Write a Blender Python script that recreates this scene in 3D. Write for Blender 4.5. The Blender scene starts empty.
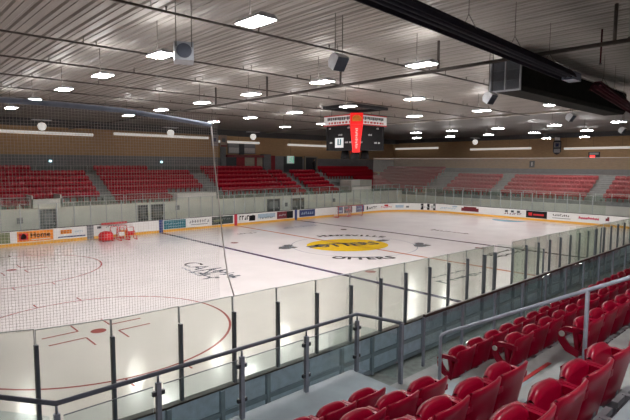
import bpy, bmesh, math, random
from mathutils import Vector, Matrix
R = math.radians
PI = math.pi
sc = bpy.context.scene
COL = sc.collection
rnd = random.Random(7)

# ------------------------------------------------------------------ camera
CAM = Vector((-26.402, -24.270, 5.865))
YAW, PITCH, ROLL, F = 0.823116, -0.091412, 0.005081, 492.76
cam_d = bpy.data.cameras.new('camera')
cam_d.sensor_width = 36.0
cam_d.lens = F * 36.0 / 630.0
cam_d.clip_start = 0.05
cam_d.clip_end = 300
cam = bpy.data.objects.new('camera', cam_d)
COL.objects.link(cam)
fw = Vector((math.cos(YAW) * math.cos(PITCH), math.sin(YAW) * math.cos(PITCH), math.sin(PITCH)))
rt = Vector((math.sin(YAW), -math.cos(YAW), 0))
up = rt.cross(fw)
r2 = rt * math.cos(ROLL) + up * math.sin(ROLL)
u2 = -rt * math.sin(ROLL) + up * math.cos(ROLL)
mw = Matrix((r2, u2, -fw)).transposed().to_4x4()
mw.translation = CAM
cam.matrix_world = mw
sc.camera = cam

def px(P):
    d = Vector(P) - CAM
    z = d.dot(fw)
    if z < 0.3:
        return None
    return (315 + F * d.dot(r2) / z, 210 - F * d.dot(u2) / z)

def in_frame(P, m=0):
    q = px(P)
    return q is not None and -m < q[0] < 630 + m and -m < q[1] < 420 + m

# ------------------------------------------------------------------ world, exposure
w = bpy.data.worlds.new('arena_world')
sc.world = w
w.use_nodes = True
w.node_tree.nodes['Background'].inputs[0].default_value = (0.8, 0.85, 1.0, 1)
w.node_tree.nodes['Background'].inputs[1].default_value = 0.0
sc.view_settings.view_transform = 'Standard'
sc.view_settings.look = 'None'
sc.view_settings.gamma = 1.0
sc.view_settings.use_curve_mapping = False
sc.view_settings.exposure = 0.1
PANEL_EMIT = 150.0
UP_EMIT = 45.0
sc.cycles.transparent_max_bounces = 48
sc.cycles.max_bounces = 10
sc.cycles.diffuse_bounces = 5
sc.cycles.sample_clamp_indirect = 6.0
sc.cycles.caustics_reflective = False
sc.cycles.caustics_refractive = False

# ------------------------------------------------------------------ materials
MATS = {}
def M(name, col, rough=0.6, metal=0.0, var=0.12, scale=6.0, bump=0.0, spec=0.5, emit=0.0, ecol=None, stretch=None):
    if name in MATS:
        return MATS[name]
    m = bpy.data.materials.new(name)
    m.use_nodes = True
    nt = m.node_tree
    b = nt.nodes['Principled BSDF']
    tc = nt.nodes.new('ShaderNodeTexCoord')
    nz = nt.nodes.new('ShaderNodeTexNoise')
    nz.inputs['Scale'].default_value = scale
    nz.inputs['Detail'].default_value = 4
    if stretch:
        mp = nt.nodes.new('ShaderNodeMapping')
        mp.inputs['Scale'].default_value = stretch
        nt.links.new(tc.outputs['Object'], mp.inputs['Vector'])
        nt.links.new(mp.outputs['Vector'], nz.inputs['Vector'])
    else:
        nt.links.new(tc.outputs['Object'], nz.inputs['Vector'])
    rp = nt.nodes.new('ShaderNodeValToRGB')
    c = Vector(col)
    lo = c * (1 - var)
    hi = c * (1 + var)
    rp.color_ramp.elements[0].position = 0.3
    rp.color_ramp.elements[1].position = 0.7
    rp.color_ramp.elements[0].color = (*lo, 1)
    rp.color_ramp.elements[1].color = (min(1, hi[0]), min(1, hi[1]), min(1, hi[2]), 1)
    nt.links.new(nz.outputs['Fac'], rp.inputs['Fac'])
    nt.links.new(rp.outputs['Color'], b.inputs['Base Color'])
    b.inputs['Roughness'].default_value = rough
    b.inputs['Metallic'].default_value = metal
    b.inputs['Specular IOR Level'].default_value = spec
    if bump:
        bp = nt.nodes.new('ShaderNodeBump')
        bp.inputs['Strength'].default_value = bump
        bp.inputs['Distance'].default_value = 0.02
        nt.links.new(nz.outputs['Fac'], bp.inputs['Height'])
        nt.links.new(bp.outputs['Normal'], b.inputs['Normal'])
    if emit:
        b.inputs['Emission Color'].default_value = (*(ecol or col), 1)
        b.inputs['Emission Strength'].default_value = emit
    MATS[name] = m
    return m

def glass(name, tint, refl=0.06):
    m = bpy.data.materials.new(name)
    m.use_nodes = True
    nt = m.node_tree
    nt.nodes.clear()
    out = nt.nodes.new('ShaderNodeOutputMaterial')
    mix = nt.nodes.new('ShaderNodeMixShader')
    tr = nt.nodes.new('ShaderNodeBsdfTransparent')
    gl = nt.nodes.new('ShaderNodeBsdfGlossy')
    gl.inputs['Roughness'].default_value = 0.05
    gl.inputs['Color'].default_value = (0.9, 0.95, 0.92, 1)
    lw = nt.nodes.new('ShaderNodeLayerWeight')
    lw.inputs['Blend'].default_value = 0.25
    mm = nt.nodes.new('ShaderNodeMath')
    mm.operation = 'MULTIPLY_ADD'
    mm.inputs[1].default_value = 0.35
    mm.inputs[2].default_value = refl * 0.4
    nz = nt.nodes.new('ShaderNodeTexNoise')
    nz.inputs['Scale'].default_value = 1.5
    tc = nt.nodes.new('ShaderNodeTexCoord')
    nt.links.new(tc.outputs['Object'], nz.inputs['Vector'])
    rp = nt.nodes.new('ShaderNodeValToRGB')
    t = Vector(tint)
    rp.color_ramp.elements[0].color = (*(t * 0.97), 1)
    rp.color_ramp.elements[1].color = (*t, 1)
    nt.links.new(nz.outputs['Fac'], rp.inputs['Fac'])
    nt.links.new(rp.outputs['Color'], tr.inputs['Color'])
    nt.links.new(lw.outputs['Fresnel'], mm.inputs[0])
    nt.links.new(mm.outputs[0], mix.inputs[0])
    nt.links.new(tr.outputs[0], mix.inputs[1])
    nt.links.new(gl.outputs[0], mix.inputs[2])
    nt.links.new(mix.outputs[0], out.inputs[0])
    MATS[name] = m
    return m

M('ice', (0.79, 0.725, 0.715), 0.16, var=0.045, scale=0.5, spec=0.5, bump=0.015)
for n, c in {'line_blue': (0.085, 0.055, 0.15), 'line_red': (0.38, 0.10, 0.095), 'line_centre': (0.55, 0.22, 0.14),
             'ice_black': (0.055, 0.055, 0.065), 'ice_grey': (0.13, 0.14, 0.16), 'ice_yellow': (0.80, 0.50, 0.015), 'ice_ltblue': (0.12, 0.35, 0.50),
             'ice_ring': (0.28, 0.31, 0.36)}.items():
    M(n, c, 0.22, var=0.08, scale=2.0)
M('concrete', (0.31, 0.315, 0.31), 0.8, var=0.12, scale=2.5, bump=0.1)
M('tier_concrete', (0.29, 0.295, 0.29), 0.85, var=0.15, scale=3.0, bump=0.1)
M('platform_concrete', (0.30, 0.34, 0.37), 0.75, var=0.12, scale=2.0, bump=0.05)
M('rubber_floor', (0.17, 0.19, 0.18), 0.8, var=0.2)
M('front_wall', (0.80, 0.77, 0.71), 0.8, var=0.05, scale=1.0)
M('wall_brown', (0.52, 0.34, 0.19), 0.85, var=0.1, scale=2.0, stretch=(1, 1, 4))
M('wall_grey', (0.25, 0.25, 0.26), 0.85, var=0.1, scale=3.0)
M('soffit', (0.10, 0.10, 0.105), 0.7)
M('ceiling_metal', (0.255, 0.235, 0.215), 0.5, var=0.14, scale=0.6, metal=0.15, stretch=(3, 0.3, 1))
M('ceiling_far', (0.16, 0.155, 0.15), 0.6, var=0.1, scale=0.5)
M('ceiling_joint', (0.30, 0.28, 0.25), 0.6)
M('pipe', (0.065, 0.055, 0.05), 0.6)
M('pipe_grey', (0.25, 0.24, 0.23), 0.6)
M('heater_black', (0.022, 0.02, 0.03), 0.8, spec=0.1)
M('heater_red', (0.06, 0.012, 0.018), 0.8, spec=0.15)
M('heater_box', (0.12, 0.15, 0.22), 0.5)
M('duct', (0.03, 0.03, 0.028), 0.9, spec=0.05)
M('duct_edge', (0.25, 0.23, 0.20), 0.6)
M('grille_frame', (0.36, 0.38, 0.42), 0.5)
M('grille_slat', (0.12, 0.135, 0.16), 0.5)
M('speaker_case', (0.66, 0.67, 0.70), 0.5)
M('speaker_grille', (0.07, 0.08, 0.11), 0.7)
M('board_white', (0.82, 0.80, 0.78), 0.35, var=0.03)
M('kick_yellow', (0.80, 0.42, 0.06), 0.45, var=0.06)
M('cap_brown', (0.05, 0.036, 0.032), 0.5)
M('board_back', (0.52, 0.63, 0.75), 0.6)
M('board_frame', (0.25, 0.31, 0.36), 0.5)
M('post_dark', (0.095, 0.108, 0.13), 0.45)
M('post_light', (0.45, 0.47, 0.47), 0.4)
M('rail_blue', (0.115, 0.125, 0.165), 0.4)
M('rail_post', (0.22, 0.245, 0.30), 0.45)
M('clamp', (0.03, 0.035, 0.045), 0.4)
M('hand_rail', (0.42, 0.45, 0.55), 0.4)
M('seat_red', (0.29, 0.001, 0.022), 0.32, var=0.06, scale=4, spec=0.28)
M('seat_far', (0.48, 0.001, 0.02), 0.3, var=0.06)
M('seat_metal', (0.25, 0.25, 0.27), 0.4, metal=0.5)
M('nosing_red', (0.42, 0.025, 0.025), 0.6)
M('plate', (0.6, 0.55, 0.55), 0.4)
M('lamp_housing', (0.55, 0.57, 0.62), 0.4)
M('lamp_panel', (1, 0.97, 0.93), 0.5, emit=PANEL_EMIT, ecol=(1, 0.985, 0.975), var=0)
M('lamp_up', (1, 0.97, 0.93), 0.5, emit=UP_EMIT, ecol=(1, 0.985, 0.975), var=0)
M('lamp_dome', (0.8, 0.78, 0.74), 0.4, emit=0.55, ecol=(1, 0.96, 0.9), var=0.02)
M('tube_white_glow', (0.75, 0.70, 0.66), 0.4, emit=0.40, ecol=(1, 0.93, 0.86), var=0.05)  # weak emission put into the material so the pale tubes look bright
M('bulb_cyan', (0.5, 0.9, 1.0), 0.4, emit=2.5, ecol=(0.55, 0.9, 1.0), var=0)
M('black', (0.013, 0.012, 0.013), 0.6, spec=0.2)
M('dark_grey', (0.05, 0.052, 0.058), 0.6)
M('mid_grey', (0.20, 0.205, 0.215), 0.6)
M('light_grey', (0.50, 0.50, 0.50), 0.6)
M('white', (0.80, 0.79, 0.77), 0.5, var=0.03)
M('red', (0.62, 0.02, 0.025), 0.4)
M('red_glow', (0.75, 0.01, 0.01), 0.4, emit=0.62, ecol=(1.0, 0.012, 0.012), var=0.05)
M('red_dot', (0.9, 0.02, 0.02), 0.4, emit=2.0, ecol=(1, 0.05, 0.04), var=0)
M('score_white', (0.75, 0.76, 0.76), 0.4, emit=0.30, ecol=(0.9, 0.95, 0.95), var=0.02)
M('sign_backlit', (0.78, 0.76, 0.76), 0.5, emit=0.22, ecol=(1, 0.96, 0.95), var=0.03)
M('letter_glow', (0.9, 0.4, 0.35), 0.4, emit=0.7, ecol=(1.0, 0.35, 0.3), var=0.02)
M('orange', (0.85, 0.28, 0.03), 0.4)
M('teal', (0.03, 0.17, 0.21), 0.4)
M('dk_green', (0.035, 0.05, 0.045), 0.4)
M('maroon', (0.20, 0.02, 0.03), 0.4)
M('navy', (0.03, 0.05, 0.17), 0.4)
M('sky', (0.40, 0.52, 0.62), 0.4)
M('pink', (0.70, 0.08, 0.14), 0.4)
M('blue_mark', (0.05, 0.07, 0.22), 0.4)
M('red_mark', (0.55, 0.03, 0.06), 0.4)
M('olive', (0.22, 0.24, 0.13), 0.4)
M('green_sign', (0.1, 0.6, 0.4), 0.4, emit=0.35, ecol=(0.1, 0.7, 0.45), var=0)
M('sign_white', (0.8, 0.9, 0.85), 0.4, emit=0.25, ecol=(0.8, 1.0, 0.9), var=0)
M('door_dark', (0.06, 0.065, 0.07), 0.5)
M('door_red', (0.30, 0.012, 0.025), 0.5)
M('counter_tan', (0.42, 0.36, 0.28), 0.6)
M('net_cord', (0.70, 0.65, 0.62), 0.7, var=0.05)
M('net_cord_grey', (0.36, 0.33, 0.30), 0.8, var=0.05)
M('net_band', (0.30, 0.34, 0.44), 0.7)
M('goal_red', (0.55, 0.05, 0.05), 0.4)
M('goal_net', (0.75, 0.72, 0.72), 0.7)
M('skin', (0.45, 0.28, 0.2), 0.6)
M('cloth_dark', (0.02, 0.02, 0.025), 0.8)
M('banner_grey', (0.40, 0.38, 0.40), 0.8)
M('banner_tan', (0.42, 0.33, 0.27), 0.8)
glass('glass_near', (0.885, 0.905, 0.865))
glass('glass_far', (0.94, 0.97, 0.945), 0.08)
glass('glass_rail', (0.925, 0.965, 0.97), 0.06)
glass('glass_window', (0.75, 0.8, 0.85), 0.2)

# ------------------------------------------------------------------ mesh builder
class MB:
    def __init__(self):
        self.v = []; self.f = []; self.mi = []; self.sm = []
    def _add(self, vs, fs, mi=0, smooth=False):
        o = len(self.v)
        self.v.extend([tuple(x) for x in vs])
        for f in fs:
            self.f.append([i + o for i in f]); self.mi.append(mi); self.sm.append(smooth)
        return self
    def box(self, c, s, rz=0.0, mi=0):
        hx, hy, hz = s[0] / 2, s[1] / 2, s[2] / 2
        vs = []
        for x, y, z in ((-hx, -hy, -hz), (hx, -hy, -hz), (hx, hy, -hz), (-hx, hy, -hz), (-hx, -hy, hz), (hx, -hy, hz), (hx, hy, hz), (-hx, hy, hz)):
            vs.append((c[0] + x * math.cos(rz) - y * math.sin(rz), c[1] + x * math.sin(rz) + y * math.cos(rz), c[2] + z))
        return self._add(vs, [(0, 3, 2, 1), (4, 5, 6, 7), (0, 1, 5, 4), (1, 2, 6, 5), (2, 3, 7, 6), (3, 0, 4, 7)], mi)
    def span(self, a, b, mi=0):
        return self.box([(a[i] + b[i]) / 2 for i in range(3)], [abs(b[i] - a[i]) for i in range(3)], 0, mi)
    def tube(self, a, b, r, n=8, r1=None, mi=0):
        a = Vector(a); b = Vector(b); r1 = r if r1 is None else r1
        d = (b - a)
        if d.length < 1e-6: return self
        d.normalize()
        x = d.orthogonal().normalized(); y = d.cross(x)
        vs = []
        for P, rr in ((a, r), (b, r1)):
            for k in range(n):
                t = 2 * PI * k / n + PI / n
                vs.append(P + x * rr * math.cos(t) + y * rr * math.sin(t))
        fs = [(k, (k + 1) % n, n + (k + 1) % n, n + k) for k in range(n)]
        self._add(vs, fs, mi, n > 6)
        self._add(vs, [tuple(reversed(range(n))), tuple(range(n, 2 * n))], mi)
        return self
    def path(self, pts, r, n=8, mi=0):
        pts = [Vector(p) for p in pts]
        rings = []
        for i, P in enumerate(pts):
            if i == 0: d = pts[1] - P
            elif i == len(pts) - 1: d = P - pts[i - 1]
            else: d = (pts[i + 1] - P).normalized() + (P - pts[i - 1]).normalized()
            d.normalize()
            ref = Vector((0, 0, 1)) if abs(d.z) < 0.9 else Vector((1, 0, 0))
            x = d.cross(ref).normalized(); y = x.cross(d)
            rings.append([P + x * r * math.cos(2 * PI * k / n) + y * r * math.sin(2 * PI * k / n) for k in range(n)])
        vs = [p for rr in rings for p in rr]; fs = []
        for i in range(len(pts) - 1):
            for k in range(n):
                fs.append((i * n + k, i * n + (k + 1) % n, (i + 1) * n + (k + 1) % n, (i + 1) * n + k))
        self._add(vs, fs, mi, n > 4)
        self._add(vs, [tuple(range(n)), tuple(reversed(range((len(pts) - 1) * n, len(pts) * n)))], mi)
        return self
    def prism(self, poly, ax, d0, d1, mi=0):
        # poly of 2D points, extruded along axis ax from d0 to d1
        n = len(poly)
        def P(q, d):
            if ax == 0: return (d, q[0], q[1])
            if ax == 1: return (q[0], d, q[1])
            return (q[0], q[1], d)
        vs = [P(q, d0) for q in poly] + [P(q, d1) for q in poly]
        fs = [tuple(range(n)), tuple(reversed(range(n, 2 * n)))] + [(i, n + i, n + (i + 1) % n, (i + 1) % n) for i in range(n)]
        return self._add(vs, fs, mi)
    def lathe(self, prof, c, n=16, mi=0):
        vs = []
        for r, z in prof:
            for k in range(n):
                vs.append((c[0] + r * math.cos(2 * PI * k / n), c[1] + r * math.sin(2 * PI * k / n), c[2] + z))
        fs = []
        for i in range(len(prof) - 1):
            for k in range(n):
                fs.append((i * n + k, i * n + (k + 1) % n, (i + 1) * n + (k + 1) % n, (i + 1) * n + k))
        self._add(vs, fs, mi, True)
        self._add(vs, [tuple(reversed(range(n))), tuple(range((len(prof) - 1) * n, len(prof) * n))], mi)
        return self
    def grid(self, rows, mi=0, smooth=True, close=False):
        nr, ncol = len(rows), len(rows[0])
        vs = [p for r in rows for p in r]; fs = []
        for i in range(nr - 1):
            for j in range(ncol - 1):
                fs.append((i * ncol + j, i * ncol + j + 1, (i + 1) * ncol + j + 1, (i + 1) * ncol + j))
        return self._add(vs, fs, mi, smooth)
    def mesh(self, name):
        me = bpy.data.meshes.new(name)
        me.from_pydata(self.v, [], self.f)
        me.polygons.foreach_set('material_index', self.mi)
        me.polygons.foreach_set('use_smooth', self.sm)
        bm = bmesh.new(); bm.from_mesh(me)
        bmesh.ops.remove_doubles(bm, verts=bm.verts, dist=1e-5) if len(self.v) < 20000 else None
        bmesh.ops.recalc_face_normals(bm, faces=bm.faces)
        bm.to_mesh(me); bm.free()
        return me
    def build(self, name, mats, parent=None, loc=None):
        me = self.mesh(name)
        if not isinstance(mats, (list, tuple)): mats = [mats]
        for m in mats: me.materials.append(MATS[m])
        o = bpy.data.objects.new(name, me); COL.objects.link(o)
        if parent: o.parent = parent
        if loc: o.location = loc
        return o

def tag(o, label=None, cat=None, group=None, kind=None):
    if label: o['label'] = label
    if cat: o['category'] = cat
    if group: o['group'] = group
    if kind: o['kind'] = kind
    return o
def thing(name, loc, label, cat, group=None, rz=0.0):
    o = bpy.data.objects.new(name, None); COL.objects.link(o)
    o.location = loc; o.rotation_euler = (0, 0, rz); o.empty_display_size = 0.1
    return tag(o, label, cat, group)
def struct(o, label=None, cat=None):
    o['kind'] = 'structure'
    return tag(o, label, cat)
def dup(root, loc, rz, label, group=None):
    r = root.copy(); COL.objects.link(r); r.location = loc; r.rotation_euler = (0, 0, rz)
    r['label'] = label
    if group: r['group'] = group
    for ch in list(root.children):
        c = ch.copy(); COL.objects.link(c); c.parent = r
        for g in list(ch.children):
            d = g.copy(); COL.objects.link(d); d.parent = c
    return r
ONES = ['', 'first', 'second', 'third', 'fourth', 'fifth', 'sixth', 'seventh', 'eighth', 'ninth', 'tenth', 'eleventh', 'twelfth', 'thirteenth', 'fourteenth', 'fifteenth', 'sixteenth', 'seventeenth', 'eighteenth', 'nineteenth']
TENS = {20: 'twent', 30: 'thirt', 40: 'fort', 50: 'fift', 60: 'sixt', 70: 'sevent', 80: 'eight', 90: 'ninet'}
def ordw(n):
    if n < 20: return ONES[n]
    t, u = n // 10 * 10, n % 10
    return TENS[t] + ('ieth' if u == 0 else 'y-' + ONES[u])

# letters -------------------------------------------------------------
_text_cache = {}
def text_mesh(body, size=1.0, extrude=0.0, bold=0.0):
    cu = bpy.data.curves.new('lettering', 'FONT')
    cu.body = body; cu.size = size; cu.extrude = extrude; cu.offset = bold
    cu.align_x = 'CENTER'; cu.align_y = 'CENTER'
    cu.resolution_u = 2
    o = bpy.data.objects.new('lettering', cu); COL.objects.link(o)
    dg = bpy.context.evaluated_depsgraph_get()
    me = bpy.data.meshes.new_from_object(o.evaluated_get(dg))
    bpy.data.objects.remove(o); bpy.data.curves.remove(cu)
    return me
def text_obj(name, body, size, mat, parent, mtx, extrude=0.002, bold=0.0, sx=1.0):
    me = text_mesh(body, size, extrude, bold)
    me.transform(mtx @ Matrix.Diagonal((sx, 1, 1, 1)))
    me.materials.clear(); me.materials.append(MATS[mat])
    o = bpy.data.objects.new(name, me); COL.objects.link(o)
    if parent: o.parent = parent
    return o
def join_meshes(name, items, mat, parent):
    bm = bmesh.new()
    for me, mt in items:
        me.transform(mt); bm.from_mesh(me); bpy.data.meshes.remove(me)
    me = bpy.data.meshes.new(name); bm.to_mesh(me); bm.free()
    me.materials.clear(); me.materials.append(MATS[mat])
    for p in me.polygons: p.material_index = 0
    o = bpy.data.objects.new(name, me); COL.objects.link(o)
    if parent: o.parent = parent
    return o

# ================================================================== STRUCTURE
XW, XE_, YS, YN, ZC = -36.0, 40.0, -29.0, 28.0, 10.0
struct(MB().span((XW, YS, -0.3), (XE_, YN, -0.03)).build('floor', 'rubber_floor'))
struct(MB().span((XW, YN, -0.3), (XE_, YN + 0.3, ZC + 0.5)).build('wall_north', 'wall_brown'))
struct(MB().span((XE_, YS, -0.3), (XE_ + 0.3, YN + 0.3, ZC + 0.5)).build('wall_east', 'wall_brown'))
struct(MB().span((XW, YS - 0.3, -0.3), (XE_, YS, ZC + 0.5)).build('wall_south', 'wall_brown'))
struct(MB().span((XW - 0.3, YS - 0.3, -0.3), (XW, YN + 0.3, ZC + 0.5)).build('wall_west', 'wall_brown'))
# grey blockwork band on the walls behind the top seats
struct(MB().span((XW, YN - 0.15, 4.8), (6.4, YN, 6.7)).build('trim_1', 'wall_grey'))
struct(MB().span((19.4, YN - 0.15, 4.8), (XE_, YN, 6.75)).build('trim_2', 'wall_grey'))
struct(MB().span((XE_ - 0.15, YS, 4.8), (XE_, YN - 0.15, 5.5)).build('trim_3', 'wall_grey'))
# dark soffit boxes at the head of the walls
struct(MB().span((XW, YN - 1.2, 9.35), (XE_, YN, ZC)).build('trim_4', 'soffit'))
struct(MB().span((XE_ - 1.0, YS, 9.45), (XE_, YN - 1.2, ZC)).build('trim_5', 'soffit'))
# corrugated steel ceiling: ribs run across the rink (along y)
XJ = 12.8
rows0, rows1 = [], []
per = 0.5
x = XW
prof = []
while x < XJ:
    prof += [(x, 0.0), (x + 0.17, 0.0), (x + 0.22, 0.05), (x + 0.29, 0.05), (x + 0.34, 0.0), (x + 0.44, 0.0), (x + 0.455, 0.02), (x + 0.485, 0.02)]
    x += per
prof = [p for p in prof if p[0] < XJ] + [(XJ, 0.0)]
mb = MB()
mb.grid([[(a, YS, ZC + b) for a, b in prof], [(a, YN, ZC + b) for a, b in prof]], smooth=False)
o = mb.build('ceiling', 'ceiling_metal'); struct(o)
md = o.modifiers.new('thickness', 'SOLIDIFY'); md.thickness = 0.05; md.offset = 1
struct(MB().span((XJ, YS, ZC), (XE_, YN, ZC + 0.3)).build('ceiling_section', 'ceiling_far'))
struct(MB().span((XJ - 0.5, YS, ZC - 0.12), (XJ + 0.1, YN, ZC + 0.02)).build('trim_6', 'ceiling_joint'))

# ------------------------------------------------------------------ ice sheet
XE, XWI, YF, RC = 27.0, -29.2, 15.4, 6.8
def rink_outline(inset=0.0, n=14):
    pts = []
    for cx, cy, a0 in ((XE - RC, YF - RC, 0), (XWI + RC, YF - RC, 90), (XWI + RC, -YF + RC, 180), (XE - RC, -YF + RC, 270)):
        for k in range(n + 1):
            a = R(a0 + 90.0 * k / n)
            pts.append((cx + (RC - inset) * math.cos(a), cy + (RC - inset) * math.sin(a)))
    return pts
ice = MB().prism(rink_outline(), 2, -0.03, 0.0).build('ice_sheet', 'ice')
struct(ice, 'white rink ice painted with lines and logos', 'ice')

ZI = 0.003
def ice_strip(name, x0, x1, y0, y1, mat):
    return MB().span((x0, y0, 0.0005), (x1, y1, ZI)).build(name, mat, ice)
def ring(name, c, r, wd, mat, n=72, a0=0, a1=360, parent=ice):
    rows = [[], []]
    for k in range(n + 1):
        a = R(a0 + (a1 - a0) * k / n)
        rows[0].append((c[0] + (r - wd / 2) * math.cos(a), c[1] + (r - wd / 2) * math.sin(a), ZI))
        rows[1].append((c[0] + (r + wd / 2) * math.cos(a), c[1] + (r + wd / 2) * math.sin(a), ZI))
    return MB().grid(rows).build(name, mat, parent)
def disc(name, c, r, mat, n=32, z=ZI, ry=None, rot=0.0):
    ry = ry or r
    pts = []
    for k in range(n):
        a = 2 * PI * k / n
        u, v = r * math.cos(a), ry * math.sin(a)
        pts.append((c[0] + u * math.cos(rot) - v * math.sin(rot), c[1] + u * math.sin(rot) + v * math.cos(rot), z))
    return MB()._add(pts, [tuple(range(n))]).build(name, mat, ice)
BL, ND, DX, DY, CR = 7.595, 5.91, -20.49, 6.706, 4.572
yb = YF - 0.02
ice_strip('blue_line', -BL - 0.17, -BL + 0.17, -yb, yb, 'line_blue')
ice_strip('blue_line', BL - 0.17, BL + 0.17, -yb, yb, 'line_blue')
ice_strip('centre_line', -0.14, 0.14, -yb, yb, 'line_centre')
ring('centre_circle', (0, 0), CR, 0.06, 'ice_ring')
for sx in (-1, 1):
    for sy in (-1, 1):
        disc('neutral_dot', (sx * ND, sy * DY), 0.30, 'line_red')
for sy in (-1, 1):
    ring('faceoff_circle', (DX, sy * DY), CR, 0.09, 'line_red')
    disc('faceoff_dot', (DX, sy * DY), 0.26, 'line_red')
    mb = MB()
    for sx in (-1, 1):
        for s2 in (-1, 1):
            cx, cy = DX + sx * 0.55, sy * DY + s2 * 0.42
            mb.span((cx, cy - 0.045, 0.0005), (cx + sx * 1.15, cy + 0.045, ZI))
            mb.span((cx - 0.03, cy, 0.0005), (cx + 0.03, cy + s2 * 0.9, ZI))
        mb2 = 0
        for s2 in (-1, 1):
            xx = DX + sx * 0.85
            y0 = sy * DY + s2 * math.sqrt(CR ** 2 - 0.85 ** 2)
            mb.span((xx - 0.03, y0, 0.0005), (xx + 0.03, y0 + s2 * 0.6, ZI))
    mb.build('faceoff_mark', 'line_red', ice)
ice_strip('goal_line', -26.65, -26.58, -13.5, 13.5, 'line_red')
# far goal crease
mb = MB()
pts = [(25.2 - 1.83 * math.sin(R(a)), 0.3 + 1.83 * math.cos(R(a)), ZI) for a in range(0, 181, 9)]
MB()._add(pts, [tuple(range(len(pts)))]).build('goal_crease', 'ice_ltblue', ice)
ice_strip('goal_line', 25.2, 25.27, -11, 11, 'line_red')

# centre logo: a yellow oval with dark lettering, ringed by arc lettering
LOGO = R(-45)
def lg(u, v):  # logo frame to ice
    return (u * math.cos(LOGO) - v * math.sin(LOGO), u * math.sin(LOGO) + v * math.cos(LOGO))
c0 = lg(-0.45, 0.25)
disc('logo_oval', c0, 3.1, 'ice_yellow', 40, ZI, 2.75, LOGO + R(30))
def on_ice(x, y, rot, z=ZI + 0.003):
    return Matrix.Translation((x, y, z)) @ Matrix.Rotation(rot, 4, 'Z')
p_ = lg(-0.5, 0.3)
text_obj('logo_lettering', 'OTTERS', 1.75, 'ice_black', ice, on_ice(p_[0], p_[1], LOGO + R(22)), 0.0005, 0.07, 0.80)
for q, rr in ((lg(-2.75, -0.55), 0.62), (lg(2.35, 2.45), 0.5)):
    mb = MB()
    for k in range(4):
        a = k * PI / 2 + 0.4
        mb._add([(q[0] + rr * (1.0 + 0.35 * (j % 2)) * math.cos(2 * PI * j / 9 + a) * (0.55 + 0.2 * k), q[1] + rr * (1.0 + 0.35 * (j % 2)) * math.sin(2 * PI * j / 9 + a) * (0.35 + 0.1 * k), ZI + 0.002 + 0.0005 * k) for j in range(9)], [tuple(range(9))])
    mb.build('logo_mark', 'ice_grey', ice)
def arc_text(name, body, r, a_mid, step, size, mat, inward):
    items = []
    n = len(body)
    for i, ch in enumerate(body):
        k = i - (n - 1) / 2
        if inward:   # top arc, letters upright outward
            a = a_mid - k * step
            rot = a - PI / 2
        else:        # bottom arc
            a = a_mid + k * step
            rot = a + PI / 2
        me = text_mesh(ch, size, 0.0005, 0.05)
        items.append((me, on_ice(r * math.cos(a), r * math.sin(a), rot)))
    return join_meshes(name, items, mat, ice)
arc_text('logo_lettering', 'HUNTSVILLE', 5.1, LOGO + R(90), R(6.4), 0.95, 'ice_black', True)
arc_text('logo_lettering', 'OTTERS', 5.1, LOGO + R(276), R(7.6), 1.1, 'ice_black', False)
for a in (R(-213), R(-38)):  # dark animal heads left and right of the ring
    q = (4.95 * math.cos(a), 4.95 * math.sin(a))
    mb = MB()
    rr = random.Random(3)
    for k in range(7):
        ox, oy, s = rr.uniform(-0.5, 0.5), rr.uniform(-0.5, 0.5), rr.uniform(0.3, 0.55)
        n = 8
        mb._add([(q[0] + ox + s * rr.uniform(0.6, 1.1) * math.cos(2 * PI * j / n), q[1] + oy + s * rr.uniform(0.6, 1.1) * math.sin(2 * PI * j / n), ZI + 0.001 * (k + 1)) for j in range(n)], [tuple(range(n))])
    mb.build('logo_mark', 'ice_grey', ice)
# painted sponsor marks: illegible strokes on two lines
def ice_scribble(x, y, rot, w_, h_, seed, mat='ice_grey', lines=2, thin=False):
    rr = random.Random(seed)
    mb = MB()
    for l in range(lines):
        yy = h_ / 2 - (l + 0.5) * h_ / lines
        u = -w_ / 2 + rr.uniform(0, 0.2 * w_)
        while u < w_ / 2 - 0.2 * l:
            ww = rr.uniform(0.18, 0.4) * h_ / lines
            hh = h_ / lines * rr.uniform(0.45, 0.8)
            if rr.random() < 0.6:
                mb.box((u + ww / 2, yy, 0), (ww * 0.5, hh, 0.002))
                mb.box((u + ww * 0.8, yy + hh * rr.uniform(-0.4, 0.4), 0.001), (ww, hh * 0.28, 0.002))
            else:
                mb.box((u + ww, yy, 0.0015), (ww * 1.4, hh * 0.33, 0.002))
            u += ww * 1.55
    o = mb.build('painted_logo', mat, ice)
    o.matrix_local = on_ice(x, y, rot)
    return o
text_obj('painted_lettering', 'CAN', 1.5, 'ice_grey', ice, on_ice(-12.45, 0.4, R(-97)), 0.0005, 0.0, 1.1)
ice_scribble(-12.6, -1.3, R(-97), 2.6, 2.3, 21)
ice_scribble(-13.25, 0.3, R(-97), 2.8, 0.35, 22, 'ice_ring', 1)
ice_scribble(11.9, 0.0, R(-90), 4.2, 0.9, 23, lines=1)
ice_scribble(-3.6, -9.9, R(-2), 3.2, 0.5, 24, lines=1)
ice_scribble(-3.6, -10.8, R(-3), 4.0, 0.9, 25, lines=1)
ice_scribble(3.9, 10.8, 0, 4.8, 1.1, 26, 'ice_ring')
ice_scribble(5.5, -8.9, 0, 5.2, 1.5, 27)
ice_scribble(-2.4, 10.3, R(-10), 1.6, 0.7, 28, lines=1)
ice_scribble(24.3, -4.5, R(-90), 2.4, 0.6, 29, 'ice_ring', 1)

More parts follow.
